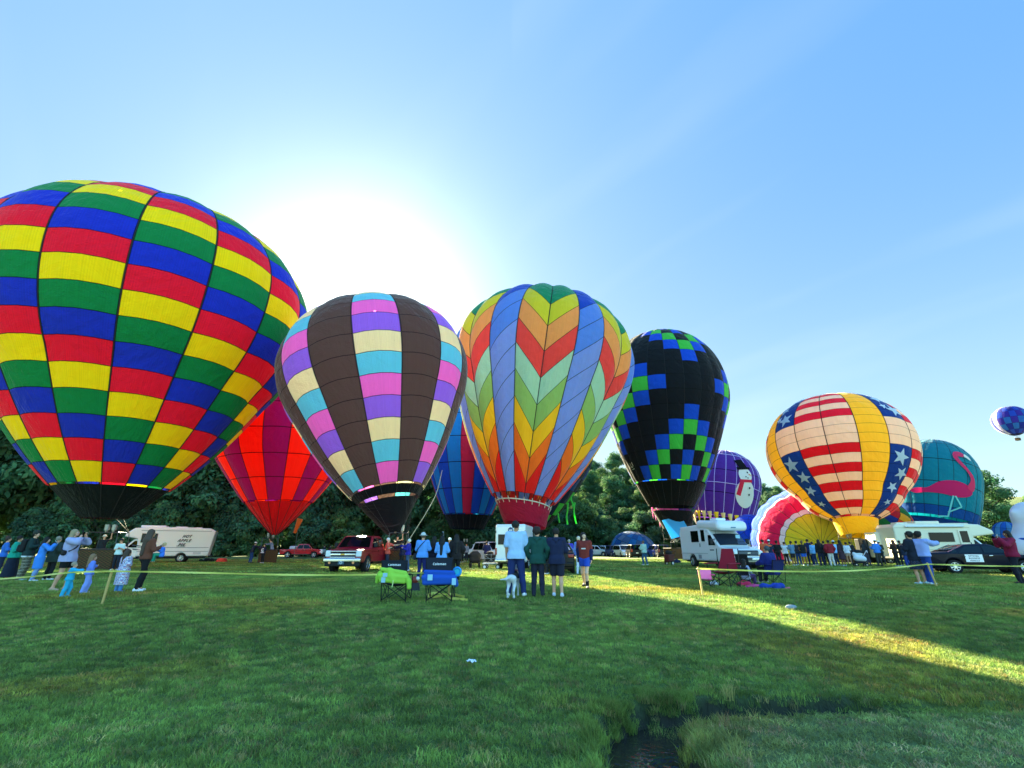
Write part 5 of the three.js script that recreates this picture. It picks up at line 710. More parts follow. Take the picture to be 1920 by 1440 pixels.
// left of the tape
person({ label: 'person in a blue shirt cut by the left edge of the picture', px: -8, Z: 22, h: 1.68, face: 40, top: { color: '#2a68c0' }, bottom: { color: '#14203a' }, hair: { color: '#3a2820', style: 'bun' }, arms: ['down', 'hold'] });
person({ label: 'heavy person in a teal green sweater and dark skirt at the far left', px: 13, Z: 20.6, h: 1.68, face: 60, build: 1.3, top: { color: '#12a088', loose: 0.035 }, bottom: { color: '#0e1a30', skirt: 0.12, flare: 0.08 }, hair: { color: '#17120f', style: 'short' }, arms: ['hold', 'fold'], skin: 1, shoes: '#14161c' });
const bp = person({ label: 'man in a dark teal jacket with a black backpack and camouflage trousers', px: 38, Z: 20, h: 1.86, face: 62, lean: 4, turn: 10, top: { color: '#15302e', under: '#dfe4e8', name: 'jacket' }, bottom: { color: camo, loose: 0.035 }, hair: { color: '#20241e', style: 'short' }, cap: { color: '#2a332a' }, arms: ['hold', 'hold'], build: 1.1, shoes: '#9ab0a0', skin: 0 });
{ const t = thing('backpack', 'black backpack on the back of the man in camouflage trousers', 'backpack', bp.base, bp.t.rotation.y); t.scale.setScalar(bp.S); const R = (g) => g.rotateX(-rad(4)).translate(0, 0.93, 0); put(t, 'main_pocket', R(rbox(0.34, 0.48, 0.18, 0.07, 0, 0.28, 0.22)), mat('#0d0f12', 0.8)); put(t, 'front_pocket', R(rbox(0.26, 0.24, 0.08, 0.04, 0, 0.2, 0.33)), mat('#15181c', 0.8)); for (const s of [-1, 1]) put(t, 'strap', R(tube([V(s * 0.1, 0.46, 0.14), V(s * 0.12, 0.56, 0.02), V(s * 0.13, 0.42, -0.14), V(s * 0.15, 0.18, -0.1), V(s * 0.15, 0.1, 0.14)], 0.018, 20, 5)), mat('#0d0f12', 0.8)); }
const bc = person({ label: 'person in a long sky blue cardigan holding up a phone', px: 62, Z: 19.6, h: 1.62, face: 55, lean: 4, top: { color: '#3a86e0', hem: 0.5, loose: 0.03, name: 'cardigan' }, bottom: { color: '#7a98c8' }, hair: { color: '#15130f', style: 'long' }, arms: ['phone', 'phone'], shoes: '#d8dce0' });
phone(bc, 1, 'phone held up by the person in the sky blue cardigan', '#e6eaee', 0.7);
person({ label: 'person in a grey green hooded coat and black trousers seen from behind at left', px: 88, Z: 20.4, h: 1.66, face: 12, top: { color: '#26362f', hood: 1, hem: 0.72, loose: 0.05, name: 'coat' }, bottom: dk, hair: { color: '#8a8270', style: 'short' }, arms: ['pocket', 'pocket'], shoes: wht, build: 1.08 });
const gw = person({ label: 'woman in a pale lilac hoodie and black shorts lifting a phone to her face', px: 110, Z: 15, h: 1.72, face: 75, lean: 0, nod: 18, top: { color: '#a9a8cf', hood: 1, hem: 0.82, loose: 0.045, name: 'hoodie' }, bottom: { color: '#0e0f13', len: 0.32 }, hair: { color: '#a08a68', style: 'verylong' }, arms: ['face', 'face'], legs: 'step', shoes: '#b89880', build: 1.12 });
phone(gw, 1, 'phone held at the face of the woman in the lilac hoodie');
{ const t = thing('belt_bag', 'black belt bag slung across the back of the woman in the lilac hoodie', 'bag', gw.base, gw.t.rotation.y); t.scale.setScalar(gw.S); const R = (g) => g.rotateX(-rad(0)).translate(0, 0.93, 0); put(t, 'pouch', R(rbox(0.3, 0.15, 0.1, 0.05, 0.2, 0.14, 0.02).rotateY(0.0)), mat('#0c0d12', 0.7)); put(t, 'strap', R(tube([V(0.24, 0.2, 0.05), V(0.16, 0.26, 0.17), V(0, 0.42, 0.18), V(-0.16, 0.54, 0.1), V(-0.14, 0.52, -0.08), V(0.08, 0.3, -0.17), V(0.22, 0.18, -0.06)], 0.02, 30, 5)), mat('#0c0d12', 0.7)); }
person({ label: 'toddler in bright cyan pyjamas leaning beside the woman in the lilac hoodie', px: 121, Z: 13.3, h: 0.86, face: 60, lean: 4, top: { color: '#28a8d4', loose: 0.05 }, bottom: { color: '#28a8d4', loose: 0.04 }, hair: { color: '#9a8a78', style: 'short' }, arms: ['down', 'ahead'], legs: 'step', shoes: '#28a8d4' });
person({ label: 'small girl with long fair hair in lavender blue pyjamas beside the toddler', px: 157, Z: 14.2, h: 1.04, face: 35, top: { color: '#6a86e0', loose: 0.035 }, bottom: { color: '#8aa0ea', loose: 0.035 }, hair: { color: '#8a6a4c', style: 'long' }, arms: ['hold', 'down'], legs: 'step', shoes: '#c8ccd4' });
person({ label: 'child wrapped in a blue and white floral blanket beside the yellow stake', px: 222, Z: 14.6, h: 1.16, face: 20, top: { color: floral, hem: 0.3, loose: 0.075, name: 'blanket' }, bottom: { color: '#4a86c8', loose: 0.03 }, hair: { color: '#4a382c', style: 'long' }, arms: ['fold', 'fold'], shoes: '#3a6ab8' });
const mum = person({ label: 'woman with very long brown hair and rust top carrying a baby', px: 258, Z: 14.6, h: 1.68, face: 28, top: { color: '#6a3a28', hem: 0.9 }, bottom: { color: '#0c0c10', loose: 0.01 }, hair: { color: '#4e3c30', style: 'verylong' }, arms: ['out', 'hold'], legs: 'step', shoes: '#eef0f4', skin: 1 });
person({ label: 'baby in a blue top and green trousers carried on a woman\'s arm', pos: [mum.base[0] + 0.3, mum.base[1] + 0.78, mum.base[2] - 0.2], Z: 14.4, h: 0.74, face: 250, legs: 'sit', top: { color: '#3a78e0', loose: 0.03 }, bottom: { color: '#2a9a80', loose: 0.03 }, hair: { color: '#c8a878', style: 'short' }, arms: ['hold', 'hold'], shoes: '#c89a80' });
person({ label: 'man in a white shirt and cap standing behind the left basket', px: 214, Z: 29.5, h: 1.72, face: 170, top: { color: '#c8dcdc', sleeve: 0.4 }, bottom: { color: '#1a2030' }, cap: { color: '#26282c' }, arms: ['hold', 'fold'] });
person({ label: 'pilot with a pale hat standing inside the left basket', pos: [colX(180, 31), 0.25, -31], Z: 31, h: 1.72, face: 120, top: { color: '#1c2026' }, bottom: dk, cap: { color: '#d8d4c4', brim: 'round' }, arms: ['high', 'down'] });
person({ label: 'man in navy top, jeans and white cap leaning at the red balloon basket', px: 469, Z: 45, h: 1.78, face: 40, lean: 16, top: { color: '#141a34' }, bottom: jeans, cap: { color: wht }, arms: ['ahead', 'ahead'], legs: 'wide', shoes: blk });
person({ label: 'person in a dark hoodie with a white ring emblem at the red balloon basket', px: 491, Z: 44.4, h: 1.6, face: 200, top: { color: '#161a34', hood: 1 }, bottom: dk, hair: { color: '#2a2018', style: 'short' }, arms: ['hold', 'ahead'], extra: ({ t }) => { put(t, 'emblem', new THREE.TorusGeometry(0.12, 0.05, 8, 20).translate(0, 1.2, -0.16), mat(0xdfe2f0, 0.8)); put(t, 'hem_print', rbox(0.4, 0.09, 0.02, 0.01, 0, 0.98, -0.16), mat(0xdfe2f0, 0.8)); } });
person({ label: 'person in pale grey leaning from inside the red balloon basket', pos: [colX(506, 46), 0.3, -46], Z: 46, h: 1.68, face: 230, lean: 12, top: { color: '#8a90a8' }, bottom: dk, hair: { color: '#3a2c24', style: 'short' }, arms: ['high', 'ahead'] });
for (const [px, Z, c, l] of [[606, 74, '#24262c', 'person in grey in front of the dark row of cars left of the near pickup'], [617, 76, '#101218', 'person in black in front of the dark row of cars left of the near pickup']]) person({ label: l, px, Z, h: 1.72, face: 20, top: { color: c }, bottom: dk });
// round the middle baskets
person({ label: 'white haired man in a coral red shirt behind the bed of the near pickup', px: 724, Z: 29.4, h: 1.78, face: 90, top: { color: '#e8604c', sleeve: 0.45 }, bottom: { color: '#26304a' }, hair: { color: '#d8d8d4', style: 'short' }, arms: ['ahead', 'hold'], skin: 3 });
person({ label: 'dark haired person in the basket of the black and pink balloon', pos: [colX(741, 30.6), 0.25, -30.6], Z: 30.6, h: 1.66, face: 150, top: { color: '#20141a' }, bottom: dk, arms: ['high', 'ahead'] });
person({ label: 'white haired person in a royal blue jacket right of the near pickup', px: 763, Z: 28.4, h: 1.7, face: 270, top: { color: '#181e98', hood: 1 }, bottom: { color: '#2a4a78' }, hair: { color: '#dcdcd8', style: 'short' }, arms: ['hold', 'ahead'], build: 1.1 });
person({ label: 'person in dark clothes half hidden left of the royal blue jacket', px: 752, Z: 29.4, h: 1.62, face: 300, top: { color: '#10143a' }, bottom: dk, arms: ['ahead', 'down'] });
const hat = person({ label: 'woman in a pale sun hat and light blue shirt with a black shoulder strap', px: 789, Z: 19, h: 1.7, face: 12, top: { color: '#5a9ae8', sleeve: 0.62, hem: 0.86, loose: 0.03 }, bottom: { color: '#101a5c', loose: 0.012 }, cap: { color: '#c8ccc8', brim: 'round' }, hair: { color: '#5a4a3a', style: 'short' }, arms: ['hold', 'hold'], shoes: '#e0eaf0', build: 1.1 });
{ const t = thing('shoulder_bag', 'black shoulder bag on the left hip of the woman in the sun hat', 'bag', hat.base, hat.t.rotation.y); t.scale.setScalar(hat.S); put(t, 'pouch', rbox(0.1, 0.24, 0.26, 0.04, -0.27, 0.9, 0.02), mat('#0c0e1a', 0.7)); put(t, 'strap', tube([V(-0.27, 1.0, 0.06), V(-0.12, 1.2, 0.155), V(0.05, 1.4, 0.13), V(0.13, 1.5, 0.0), V(0.02, 1.36, -0.14), V(-0.16, 1.14, -0.15), V(-0.27, 1.0, -0.04)], 0.014, 40, 5), mat('#0c0e1a', 0.7)); }
const dn = person({ label: 'person in dark navy raising a phone beside the woman in the sun hat', px: 811, Z: 19.6, h: 1.6, face: 20, top: { color: '#12142c', hem: 0.8, loose: 0.04 }, bottom: dk, hair: { color: '#14100e', style: 'long' }, arms: ['down', 'high'], shoes: blk });
phone(dn, 1, 'phone raised by the person in dark navy beside the sun hat', '#e8ecf0');
person({ label: 'woman in a light blue hoodie with long straight black hair seen from behind', px: 826, Z: 19, h: 1.6, face: 5, top: { color: '#6aa8f0', hood: 1, hem: 0.84, loose: 0.04 }, bottom: { color: '#1a2040' }, hair: { color: '#0c0c12', style: 'verylong' }, arms: ['hold', 'hold'], shoes: blk, build: 0.98 });
person({ label: 'woman in a dark brown jacket with long dark hair right of the light blue hoodie', px: 853, Z: 19.4, h: 1.66, face: 350, top: { color: '#1c1416', hem: 0.8, loose: 0.05, name: 'jacket' }, bottom: { color: '#141218' }, hair: { color: '#140f0e', style: 'verylong' }, arms: ['pocket', 'pocket'], shoes: blk });
person({ label: 'person with a white cap between the light blue hoodie and the brown jacket', px: 841, Z: 27, h: 1.7, face: 180, top: { color: '#30343c' }, bottom: dk, cap: { color: '#eef0ee' } });
person({ label: 'person in a dark top standing far off in front of the blue striped balloon', px: 866, Z: 46, h: 1.7, face: 30, top: { color: '#2a2c40' }, bottom: dk, cap: { color: '#d8d8d8', brim: 'round' } });
person({ label: 'person in grey far off left of the white pickup', px: 874, Z: 50, h: 1.7, face: 200, top: { color: '#8a94a4' }, bottom: { color: '#2a3040' } });
person({ label: 'person in a navy jacket standing at the white panel van', px: 912, Z: 38, h: 1.74, face: 10, top: { color: '#14184a', loose: 0.04 }, bottom: dk, hair: { color: '#1a1412', style: 'short' }, arms: ['hold', 'hold'] });
person({ label: 'tall man in a pale blue T shirt and jeans standing over a dog', px: 968, Z: 13.3, h: 1.86, face: 6, turn: 30, top: { color: '#a8c8ee', sleeve: 0.42, hem: 0.86, loose: 0.035, name: 't_shirt' }, bottom: { color: '#182c66', loose: 0.022 }, hair: { color: '#15110f', style: 'short' }, arms: ['down', 'hold'], legs: 'wide', shoes: '#e8eaee', skin: 1, build: 1.06 });
person({ label: 'boy in a dark green hoodie with curly hair seen from behind', px: 1009, Z: 13.3, h: 1.7, face: 8, turn: 20, top: { color: '#0e463e', hood: 1, hem: 0.82, loose: 0.035, name: 'hoodie' }, bottom: { color: '#191c34', loose: 0.018 }, hair: { color: '#2a1c16', style: 'curly' }, arms: ['pocket', 'pocket'], shoes: '#20242c', skin: 0 });
person({ label: 'boy in a navy hoodie and dark shorts seen from behind', px: 1046, Z: 13.2, h: 1.68, face: 6, turn: 12, top: { color: '#121c40', hood: 1, hem: 0.82, loose: 0.04, name: 'hoodie' }, bottom: { color: '#171a30', len: 0.46, loose: 0.03 }, hair: { color: '#1c1613', style: 'short' }, arms: ['hold', 'hold'], legs: 'step', shoes: '#c4cede', skin: 0 });
person({ label: 'person in dark teal pointing an arm, between the two hooded boys', px: 1024, Z: 24, h: 1.7, face: 290, top: { color: '#17404a' }, bottom: dk, hair: { color: '#2a2018', style: 'short' }, arms: ['point', 'down'] });
person({ label: 'grey haired person in a violet shirt standing behind the dark hatchback', px: 1069, Z: 34, h: 1.78, face: 20, top: { color: '#4a40b8', loose: 0.04 }, bottom: dk, hair: { color: '#b0a898', style: 'short' }, arms: ['hold', 'hold'] });
person({ label: 'walking girl in a navy cardigan, red brown top and blue shorts with black boots', px: 1099, Z: 15.6, h: 1.64, face: 200, turn: -30, nod: 14, top: { color: '#7a2a24', sleeve: 0.3, hem: 0.92 }, bottom: { color: '#1f49b4', len: 0.26, loose: 0.03 }, hair: { color: '#241a18', style: 'verylong' }, arms: ['down', 'back'], legs: 'walk', boots: 1, shoes: '#171316', skin: 3, extra: ({ t, shY, hipY, w, cell, arms, L }) => { const e = 0.034, b = [[V(-0.13, shY - 0.1, 0.03), V(-0.13, hipY - 0.1, 0.05), 0.085], [V(0.13, shY - 0.1, 0.03), V(0.13, hipY - 0.1, 0.05), 0.085], [V(-0.06, shY - 0.08, 0.07), V(-0.06, hipY - 0.1, 0.09), 0.09], [V(0.06, shY - 0.08, 0.07), V(0.06, hipY - 0.1, 0.09), 0.09]]; for (const a of arms) b.push([a.sh, a.el, 0.07, 0.062], [a.el, a.wr, 0.062, 0.05]); put(t, 'cardigan', skin(b, 0.03, cell, (x, y, z) => Math.max(hipY - 0.16 - y, y - shY - 0.04, Math.abs(x) < 0.1 ? -z - 0.02 : -1)), cloth('#17204e')); put(t, 'shirt_print', rbox(0.14, 0.04, 0.012, 0.004, 0, shY - 0.2, -0.127), mat(0xe0d8d0, 0.8)); } });
person({ label: 'person in pale blue half hidden behind the walking girl', px: 1088, Z: 24, h: 1.7, face: 30, top: { color: '#5a7ac8' }, bottom: { color: '#c8d4e4' }, hair: { color: '#c8c0b0', style: 'short' } });
person({ label: 'man in a pale green shirt and jeans standing alone far out on the field', px: 1210, Z: 38, h: 1.74, face: 330, lean: 2, top: { color: '#a8c4b4', loose: 0.05 }, bottom: { color: '#2c5a80' }, hair: { color: '#6a5a4a', style: 'short' }, arms: ['hold', 'hold'], legs: 'step' });
// round the folding chairs on the right
const seatedBlue = { px: 1447, Z: 18.4 };
person({ label: 'person in a royal blue hooded coat sitting in the right folding chair', pos: [colX(1452, 18.2), -0.02, -18.2], Z: 18.2, h: 1.7, face: 335, legs: 'sit', lean: 8, build: 1.25, top: { color: '#141f6e', hood: 1, hem: 0.42, loose: 0.06, name: 'coat' }, bottom: { color: '#12162a' }, hair: { color: '#3a4a50', style: 'short' }, arms: ['lap', 'lap'] });
person({ label: 'dark haired child in a tie dyed shirt sitting between the folding chairs', pos: [colX(1401, 17.4), -0.06, -17.4], Z: 17.4, h: 1.2, face: 60, legs: 'sit', top: { color: tieDye, loose: 0.03 }, bottom: { color: '#5a3a78', loose: 0.03 }, hair: { color: '#17120f', style: 'long' }, arms: ['lap', 'lap'], skin: 1 });
person({ label: 'person in an orange and white shirt at the right front corner of the camper van', px: 1438, Z: 33, h: 1.74, face: 60, top: { color: '#e8683c' }, bottom: { color: '#26304a' }, hair: { color: '#2a2018', style: 'short' }, arms: ['hold', 'ahead'] });
// the crowd before the stars and stripes balloon
const crowd = [
  [1449, 36, 1.76, 20, '#14203e', '#16181e', 'person in a navy jacket with a white cap at the left end of the crowd', { cap: { color: '#f0f0f0' } }],
  [1463, 37, 1.72, 40, '#141518', '#1c2030', 'person in a black jacket and dark cap near the left end of the crowd', { cap: { color: '#1a1c20' } }],
  [1477, 38, 1.66, 30, '#e0e2e6', '#14161c', 'person in a white top and black trousers near the left end of the crowd', { arms: ['hold', 'hold'] }],
  [1490, 36.5, 1.7, 350, '#5a7c98', '#1a1c22', 'person in a grey blue T shirt and dark shorts seen from behind in the crowd', { sleeve: 0.4, len: 0.4, arms: ['hold', 'hold'] }],
  [1500, 38.5, 1.72, 20, '#22242c', '#26427a', 'person in a dark cap and jeans behind the grey blue T shirt', { cap: { color: '#16181c' } }],
  [1511, 36.5, 1.72, 15, '#101114', '#1f5ccc', 'person in a black tank top and bright blue shorts in the crowd', { sleeve: 0.1, len: 0.32, arms: ['hold', 'down'], hair: { color: '#6a5038', style: 'bun' } }],
  [1522, 38, 1.86, 10, '#101a4a', '#16203a', 'tall person in a navy hoodie in the crowd', { hood: 1 }],
  [1530, 37.2, 1.66, 350, '#7ab4e4', '#22386a', 'person in a sky blue shirt and jeans in the crowd', {}],
  [1543, 36, 1.8, 5, '#0e0f14', '#131a3c', 'tall person in a black jacket and navy trousers in the crowd', { hair: { color: '#2a1612', style: 'long' } }],
  [1552, 38, 1.72, 20, '#3a1a24', '#20222c', 'person in a dark plum top in the middle of the crowd', {}],
  [1562, 35.5, 1.74, 12, '#8c1224', '#d0ccc8', 'person in a crimson shirt and pale trousers in the crowd', { loose: 0.05, arms: ['pocket', 'pocket'] }],
  [1571, 37, 1.72, 350, '#8ac0ec', '#262a40', 'person in a pale blue shirt and dark trousers right of the crimson shirt', { cap: { color: '#bcd0e0' } }],
  [1583, 35.5, 1.74, 345, '#3a2430', '#3a2430', 'woman in a long maroon grey dress with long dark hair in the crowd', { skirt: 0.45, hair: { color: '#17100e', style: 'verylong' } }],
  [1594, 40, 1.66, 20, '#d8dce4', '#b89a88', 'person in a white top far back right of the maroon dress', { len: 0.3 }],
  [1602, 41, 1.72, 30, '#1a1c24', '#26202a', 'person in black behind the white cooler in the crowd', { arms: ['ahead', 'hold'] }],
  [1630, 36, 1.74, 350, '#2a2c30', '#4a4654', 'woman in a dark grey jacket and grey trousers right of the stroller', { hair: { color: '#201a18', style: 'long' } }],
  [1651, 35.5, 1.76, 340, '#3a80d8', '#3a3834', 'man in a sky blue shirt and dark cargo trousers at the crowd\'s right end', { cap: { color: '#e8ecf0' }, wide: 1, arms: ['hold', 'pocket'], loose: 0.05 }],
  [1657, 39, 1.72, 20, '#20302e', '#22242a', 'person with a white cap behind the sky blue shirt', { cap: { color: '#eef2f0' } }],
  [1685, 35, 1.74, 350, '#2a1a14', '#0f1014', 'woman with brown hair in a dark brown jacket before the trailer', { hair: { color: '#5a2c1c', style: 'long' }, arms: ['hold', 'phone'] }],
  [1697, 36, 1.72, 30, '#15161c', '#16181e', 'person in black beside the woman with brown hair before the motorhome', { arms: ['hold', 'face'] }],
  [1704, 33, 1.5, 350, '#14203a', '#1c3a88', 'short person in dark blue left of the couple at the stake', { hair: { color: '#17120f', style: 'short' } }],
];
for (const [px, Z, h, face, top, bot, label, q] of crowd) person({ label, px, Z, h, face, top: { color: top, sleeve: q.sleeve, hood: q.hood, loose: q.loose }, bottom: { color: bot, len: q.len, skirt: q.skirt }, hair: q.hair || { color: '#2a1e18', style: 'short' }, cap: q.cap, arms: q.arms || ['down', 'hold'], legs: q.wide ? 'wide' : 'stand', shoes: ['#d8dce0', '#20242a', '#b8c8d0'][Math.round(px) % 3], skin: Math.round(px) % 3 });
person({ label: 'woman in a dark jacket and floral skirt near the right stake', px: 1729, Z: 17.6, h: 1.72, face: 355, top: { color: '#111a2c', hem: 0.8, loose: 0.04, name: 'jacket' }, bottom: { color: darkFloral, skirt: 0.5, flare: 0.05 }, hair: { color: '#15110f', style: 'curly' }, arms: ['hold', 'hold'], shoes: '#b8d8dc' });
person({ label: 'woman in a loose pale blue blouse and jeans stretching her arms near the right stake', px: 1747, Z: 17.4, h: 1.72, face: 70, top: { color: '#98a8e4', loose: 0.05, hem: 0.92, name: 'blouse' }, bottom: { color: '#1c4496', loose: 0.02 }, hair: { color: '#17120f', style: 'curly' }, arms: ['ahead', 'ahead'], legs: 'step', shoes: '#d8e4e8', skin: 1 });
person({ label: 'person in black with a dark cap standing behind the couple in front of the motorhome', px: 1738, Z: 24, h: 1.8, face: 30, top: { color: '#121726', loose: 0.05 }, bottom: { color: '#12141c' }, cap: { color: '#0e1014' }, arms: ['hold', 'hold'] });
const mar = person({ label: 'woman in a maroon sweatshirt taking a picture at the right edge', px: 1916, Z: 17.6, h: 1.76, face: 286, lean: -3, top: { color: '#8a0f3a', loose: 0.04, hem: 0.88, name: 'sweatshirt' }, bottom: { color: '#0e1122', loose: 0.02 }, hair: { color: '#1c1312', style: 'long' }, arms: ['phone', 'phone'], legs: 'step', shoes: '#16181c', skin: 2, build: 1.06 });
phone(mar, 0, 'phone held up by the woman in the maroon sweatshirt', '#c8d0d4');
/* ---------- folding chairs, tape, bags and the rest ---------- */
function groundHit(px, py) { const d = ray(px, py); let a = 3, b = 120; for (let i = 0; i < 50; i++) { const Z = (a + b) / 2, y = EYE + d.y / -d.z * Z; y > ground(d.x / -d.z * Z, Z) ? a = Z : b = Z; } return (a + b) / 2; }
const steelDark = mat(0x1a1c20, 0.4, 0.5);
function sling(pts, w0, w1, sag, n = 8, th = 0.012) { // cloth hung between two rails along a line of points (side view x, y), widths at both ends
  const P = [], I = [], U = [], m = pts.length - 1;
  for (let j = 0; j <= m; j++) for (let i = 0; i <= n; i++) { const k = i / n * 2 - 1, w = (w0 + (w1 - w0) * j / m) / 2; P.push(k * w, pts[j][1] - sag * (1 - k * k) * Math.sin(Math.PI * (j + 0.5) / (m + 1)), pts[j][0]); U.push(i / n, j / m); }
  for (let j = 0; j < m; j++) for (let i = 0; i < n; i++) { const a = j * (n + 1) + i, b = a + n + 1; I.push(a, b, a + 1, a + 1, b, b + 1); }
  const g = new THREE.BufferGeometry(); g.setAttribute('position', new THREE.Float32BufferAttribute(P, 3)); g.setAttribute('uv', new THREE.Float32BufferAttribute(U, 2)); g.setIndex(I); g.computeVertexNormals(); return g;
}
function campChair(label, px, Z, face, o) { // sits facing -z before turning
  const t = thing('folding_chair', label, 'folding chair', onGround(px, Z), -rad(face)), k = o.k || 1, W = 0.6, D = 0.5, sh = 0.43; t.scale.setScalar(k);
  const c = cloth(o.color), F = [];
  for (const s of [-1, 1]) { put(t, 'leg', rod(V(s * W / 2, 0, -D / 2), V(s * W / 2, 0.62, -D / 2 - 0.02), 0.012), steelDark); put(t, 'leg', rod(V(s * W / 2, 0, D / 2), V(s * (W / 2 + 0.02), o.top || 0.95, D / 2 + 0.12), 0.012), steelDark); put(t, 'cross_brace', [rod(V(s * W / 2, 0.04, -D / 2), V(s * W / 2, sh, D / 2), 0.01), rod(V(s * W / 2, 0.04, D / 2), V(s * W / 2, sh, -D / 2), 0.01)], steelDark); put(t, 'armrest', rbox(0.09, 0.03, D + 0.1, 0.012, s * (W / 2 + 0.03), 0.63, 0), c); }
  for (const z of [-D / 2, D / 2]) put(t, 'cross_brace', [rod(V(-W / 2, 0.04, z), V(W / 2, sh, z * 1.02), 0.01), rod(V(W / 2, 0.04, z), V(-W / 2, sh, z * 0.98), 0.01)], steelDark);
  put(t, 'seat', sling([[-D / 2, sh + 0.01], [-0.1, sh], [0.1, sh - 0.01], [D / 2, sh]], W, W, 0.08), c);
  const b = put(t, 'backrest', merge([sling([[D / 2 + 0.0, sh], [D / 2 + 0.04, 0.6], [D / 2 + 0.08, 0.78], [D / 2 + 0.12, o.top || 0.95]], W, o.topW || W + 0.06, 0.0), sling([[D / 2 + 0.012, sh], [D / 2 + 0.052, 0.6], [D / 2 + 0.092, 0.78], [D / 2 + 0.132, o.top || 0.95]], W, o.topW || W + 0.06, 0.0)]), cloth(o.back || o.color));
  if (o.logo) put(b, 'lettering', flatText(o.logo, 0.055, 0.004).rotateX(-0.22).translate(0, 0.83, D / 2 + 0.12), mat(0xdfe4ea, 0.7));
  if (o.extra) o.extra(t); return t;
}
function drape(pts, thick, color, name, parent, cell = 0.02) { return put(parent, name, skin(pts, 0.05, cell), cloth(color)); }
// two chairs at the tape
const ch1 = campChair('folding chair with a lime green jacket draped over it at the tape', 743, 12.6, 4, { color: '#0e1118', back: '#141d30', logo: 'Coleman', top: 0.96, k: 0.98 });
{ const t = thing('jacket', 'lime green jacket draped over the left folding chair at the tape', 'jacket', ch1.position.toArray(), ch1.rotation.y);
  const b = [[V(-0.3, 0.74, 0.36), V(0.28, 0.66, 0.36), 0.045], [V(-0.33, 0.6, 0.36), V(0.3, 0.56, 0.36), 0.06], [V(-0.3, 0.5, 0.34), V(0.26, 0.47, 0.34), 0.06], [V(-0.1, 0.72, 0.37), V(0, 0.48, 0.37), 0.05], [V(-0.25, 0.58, 0.1), V(0.25, 0.56, 0.1), 0.07]];
  put(t, 'jacket_body', skin(b, 0.06, 0.016), cloth('#a0d84c')); put(t, 'sleeve', skin([[V(-0.34, 0.66, 0.34), V(-0.4, 0.56, 0.3), 0.05, 0.055], [V(-0.4, 0.56, 0.3), V(-0.42, 0.46, 0.28), 0.055, 0.05]], 0.03, 0.016), cloth('#98d044')); put(t, 'sleeve', skin([[V(0.3, 0.6, 0.34), V(0.38, 0.46, 0.34), 0.055, 0.06], [V(0.38, 0.46, 0.34), V(0.4, 0.34, 0.36), 0.06, 0.055]], 0.03, 0.016), cloth('#98d044')); put(t, 'drawstring', rod(V(0.02, 0.5, 0.42), V(0.0, 0.34, 0.42), 0.012), mat(0xd8e8a0, 0.8)); put(t, 'paper_label', [rbox(0.11, 0.09, 0.01, 0.003, -0.19, 0.61, 0.425), rbox(0.1, 0.12, 0.01, 0.003, -0.23, 0.5, 0.41)], mat(0x9ac8dc, 0.7)); }
const ch2 = campChair('folding chair covered with a blue blanket beside the stake with fallen tape', 826, 12.5, 2, { color: '#0e1118', back: '#1a2438', logo: 'Coleman', top: 1.0, k: 1.0 });
{ const t = thing('blanket', 'bright blue blanket spread over the right folding chair at the tape', 'blanket', ch2.position.toArray(), ch2.rotation.y);
  put(t, 'cloth', skin([[V(-0.33, 0.68, 0.34), V(0.33, 0.66, 0.34), 0.05], [V(-0.36, 0.55, 0.35), V(0.36, 0.54, 0.35), 0.065], [V(-0.34, 0.44, 0.34), V(0.36, 0.46, 0.34), 0.06], [V(-0.3, 0.58, 0.0), V(0.3, 0.56, 0.0), 0.06], [V(0.36, 0.5, 0.2), V(0.4, 0.4, 0.26), 0.06]], 0.06, 0.016), cloth('#1450b8')); put(t, 'paper_label', [rbox(0.12, 0.13, 0.01, 0.003, -0.2, 0.56, 0.425), rbox(0.1, 0.15, 0.01, 0.003, 0.37, 0.47, 0.42)], mat(0x9cd0e8, 0.7));
  const c = thing('flying_disc', 'round cyan cup holder lid hanging at the right arm of the blue covered chair', 'disc', [ch2.position.x + 0.4, ch2.position.y + 0.68, ch2.position.z + 0.22], 0); put(c, 'rim', new THREE.TorusGeometry(0.085, 0.03, 8, 24), cloth('#2a9ae0')); put(c, 'centre', cyl(0.08, 0.08, 0.02, 20).rotateX(Math.PI / 2), cloth('#38c0dc')); }
{ const p = onGround(777, 15), t = thing('ball', 'red brown ball with a white patch on the grass between the two chairs', 'ball', [p[0], p[1] + 0.32, p[2]]); put(t, 'ball_skin', new THREE.SphereGeometry(0.1, 18, 12).scale(1.1, 0.95, 1), mat(0x8a3426, 0.6)); put(t, 'white_patch', new THREE.SphereGeometry(0.06, 12, 8).translate(0.08, 0.03, 0.03), mat(0xe0dcd8, 0.7)); const s = put(t, 'stand', cyl(0.13, 0.16, 0.24, 12, 0, -0.2, 0), mat(0x2a2c34, 0.8)); }
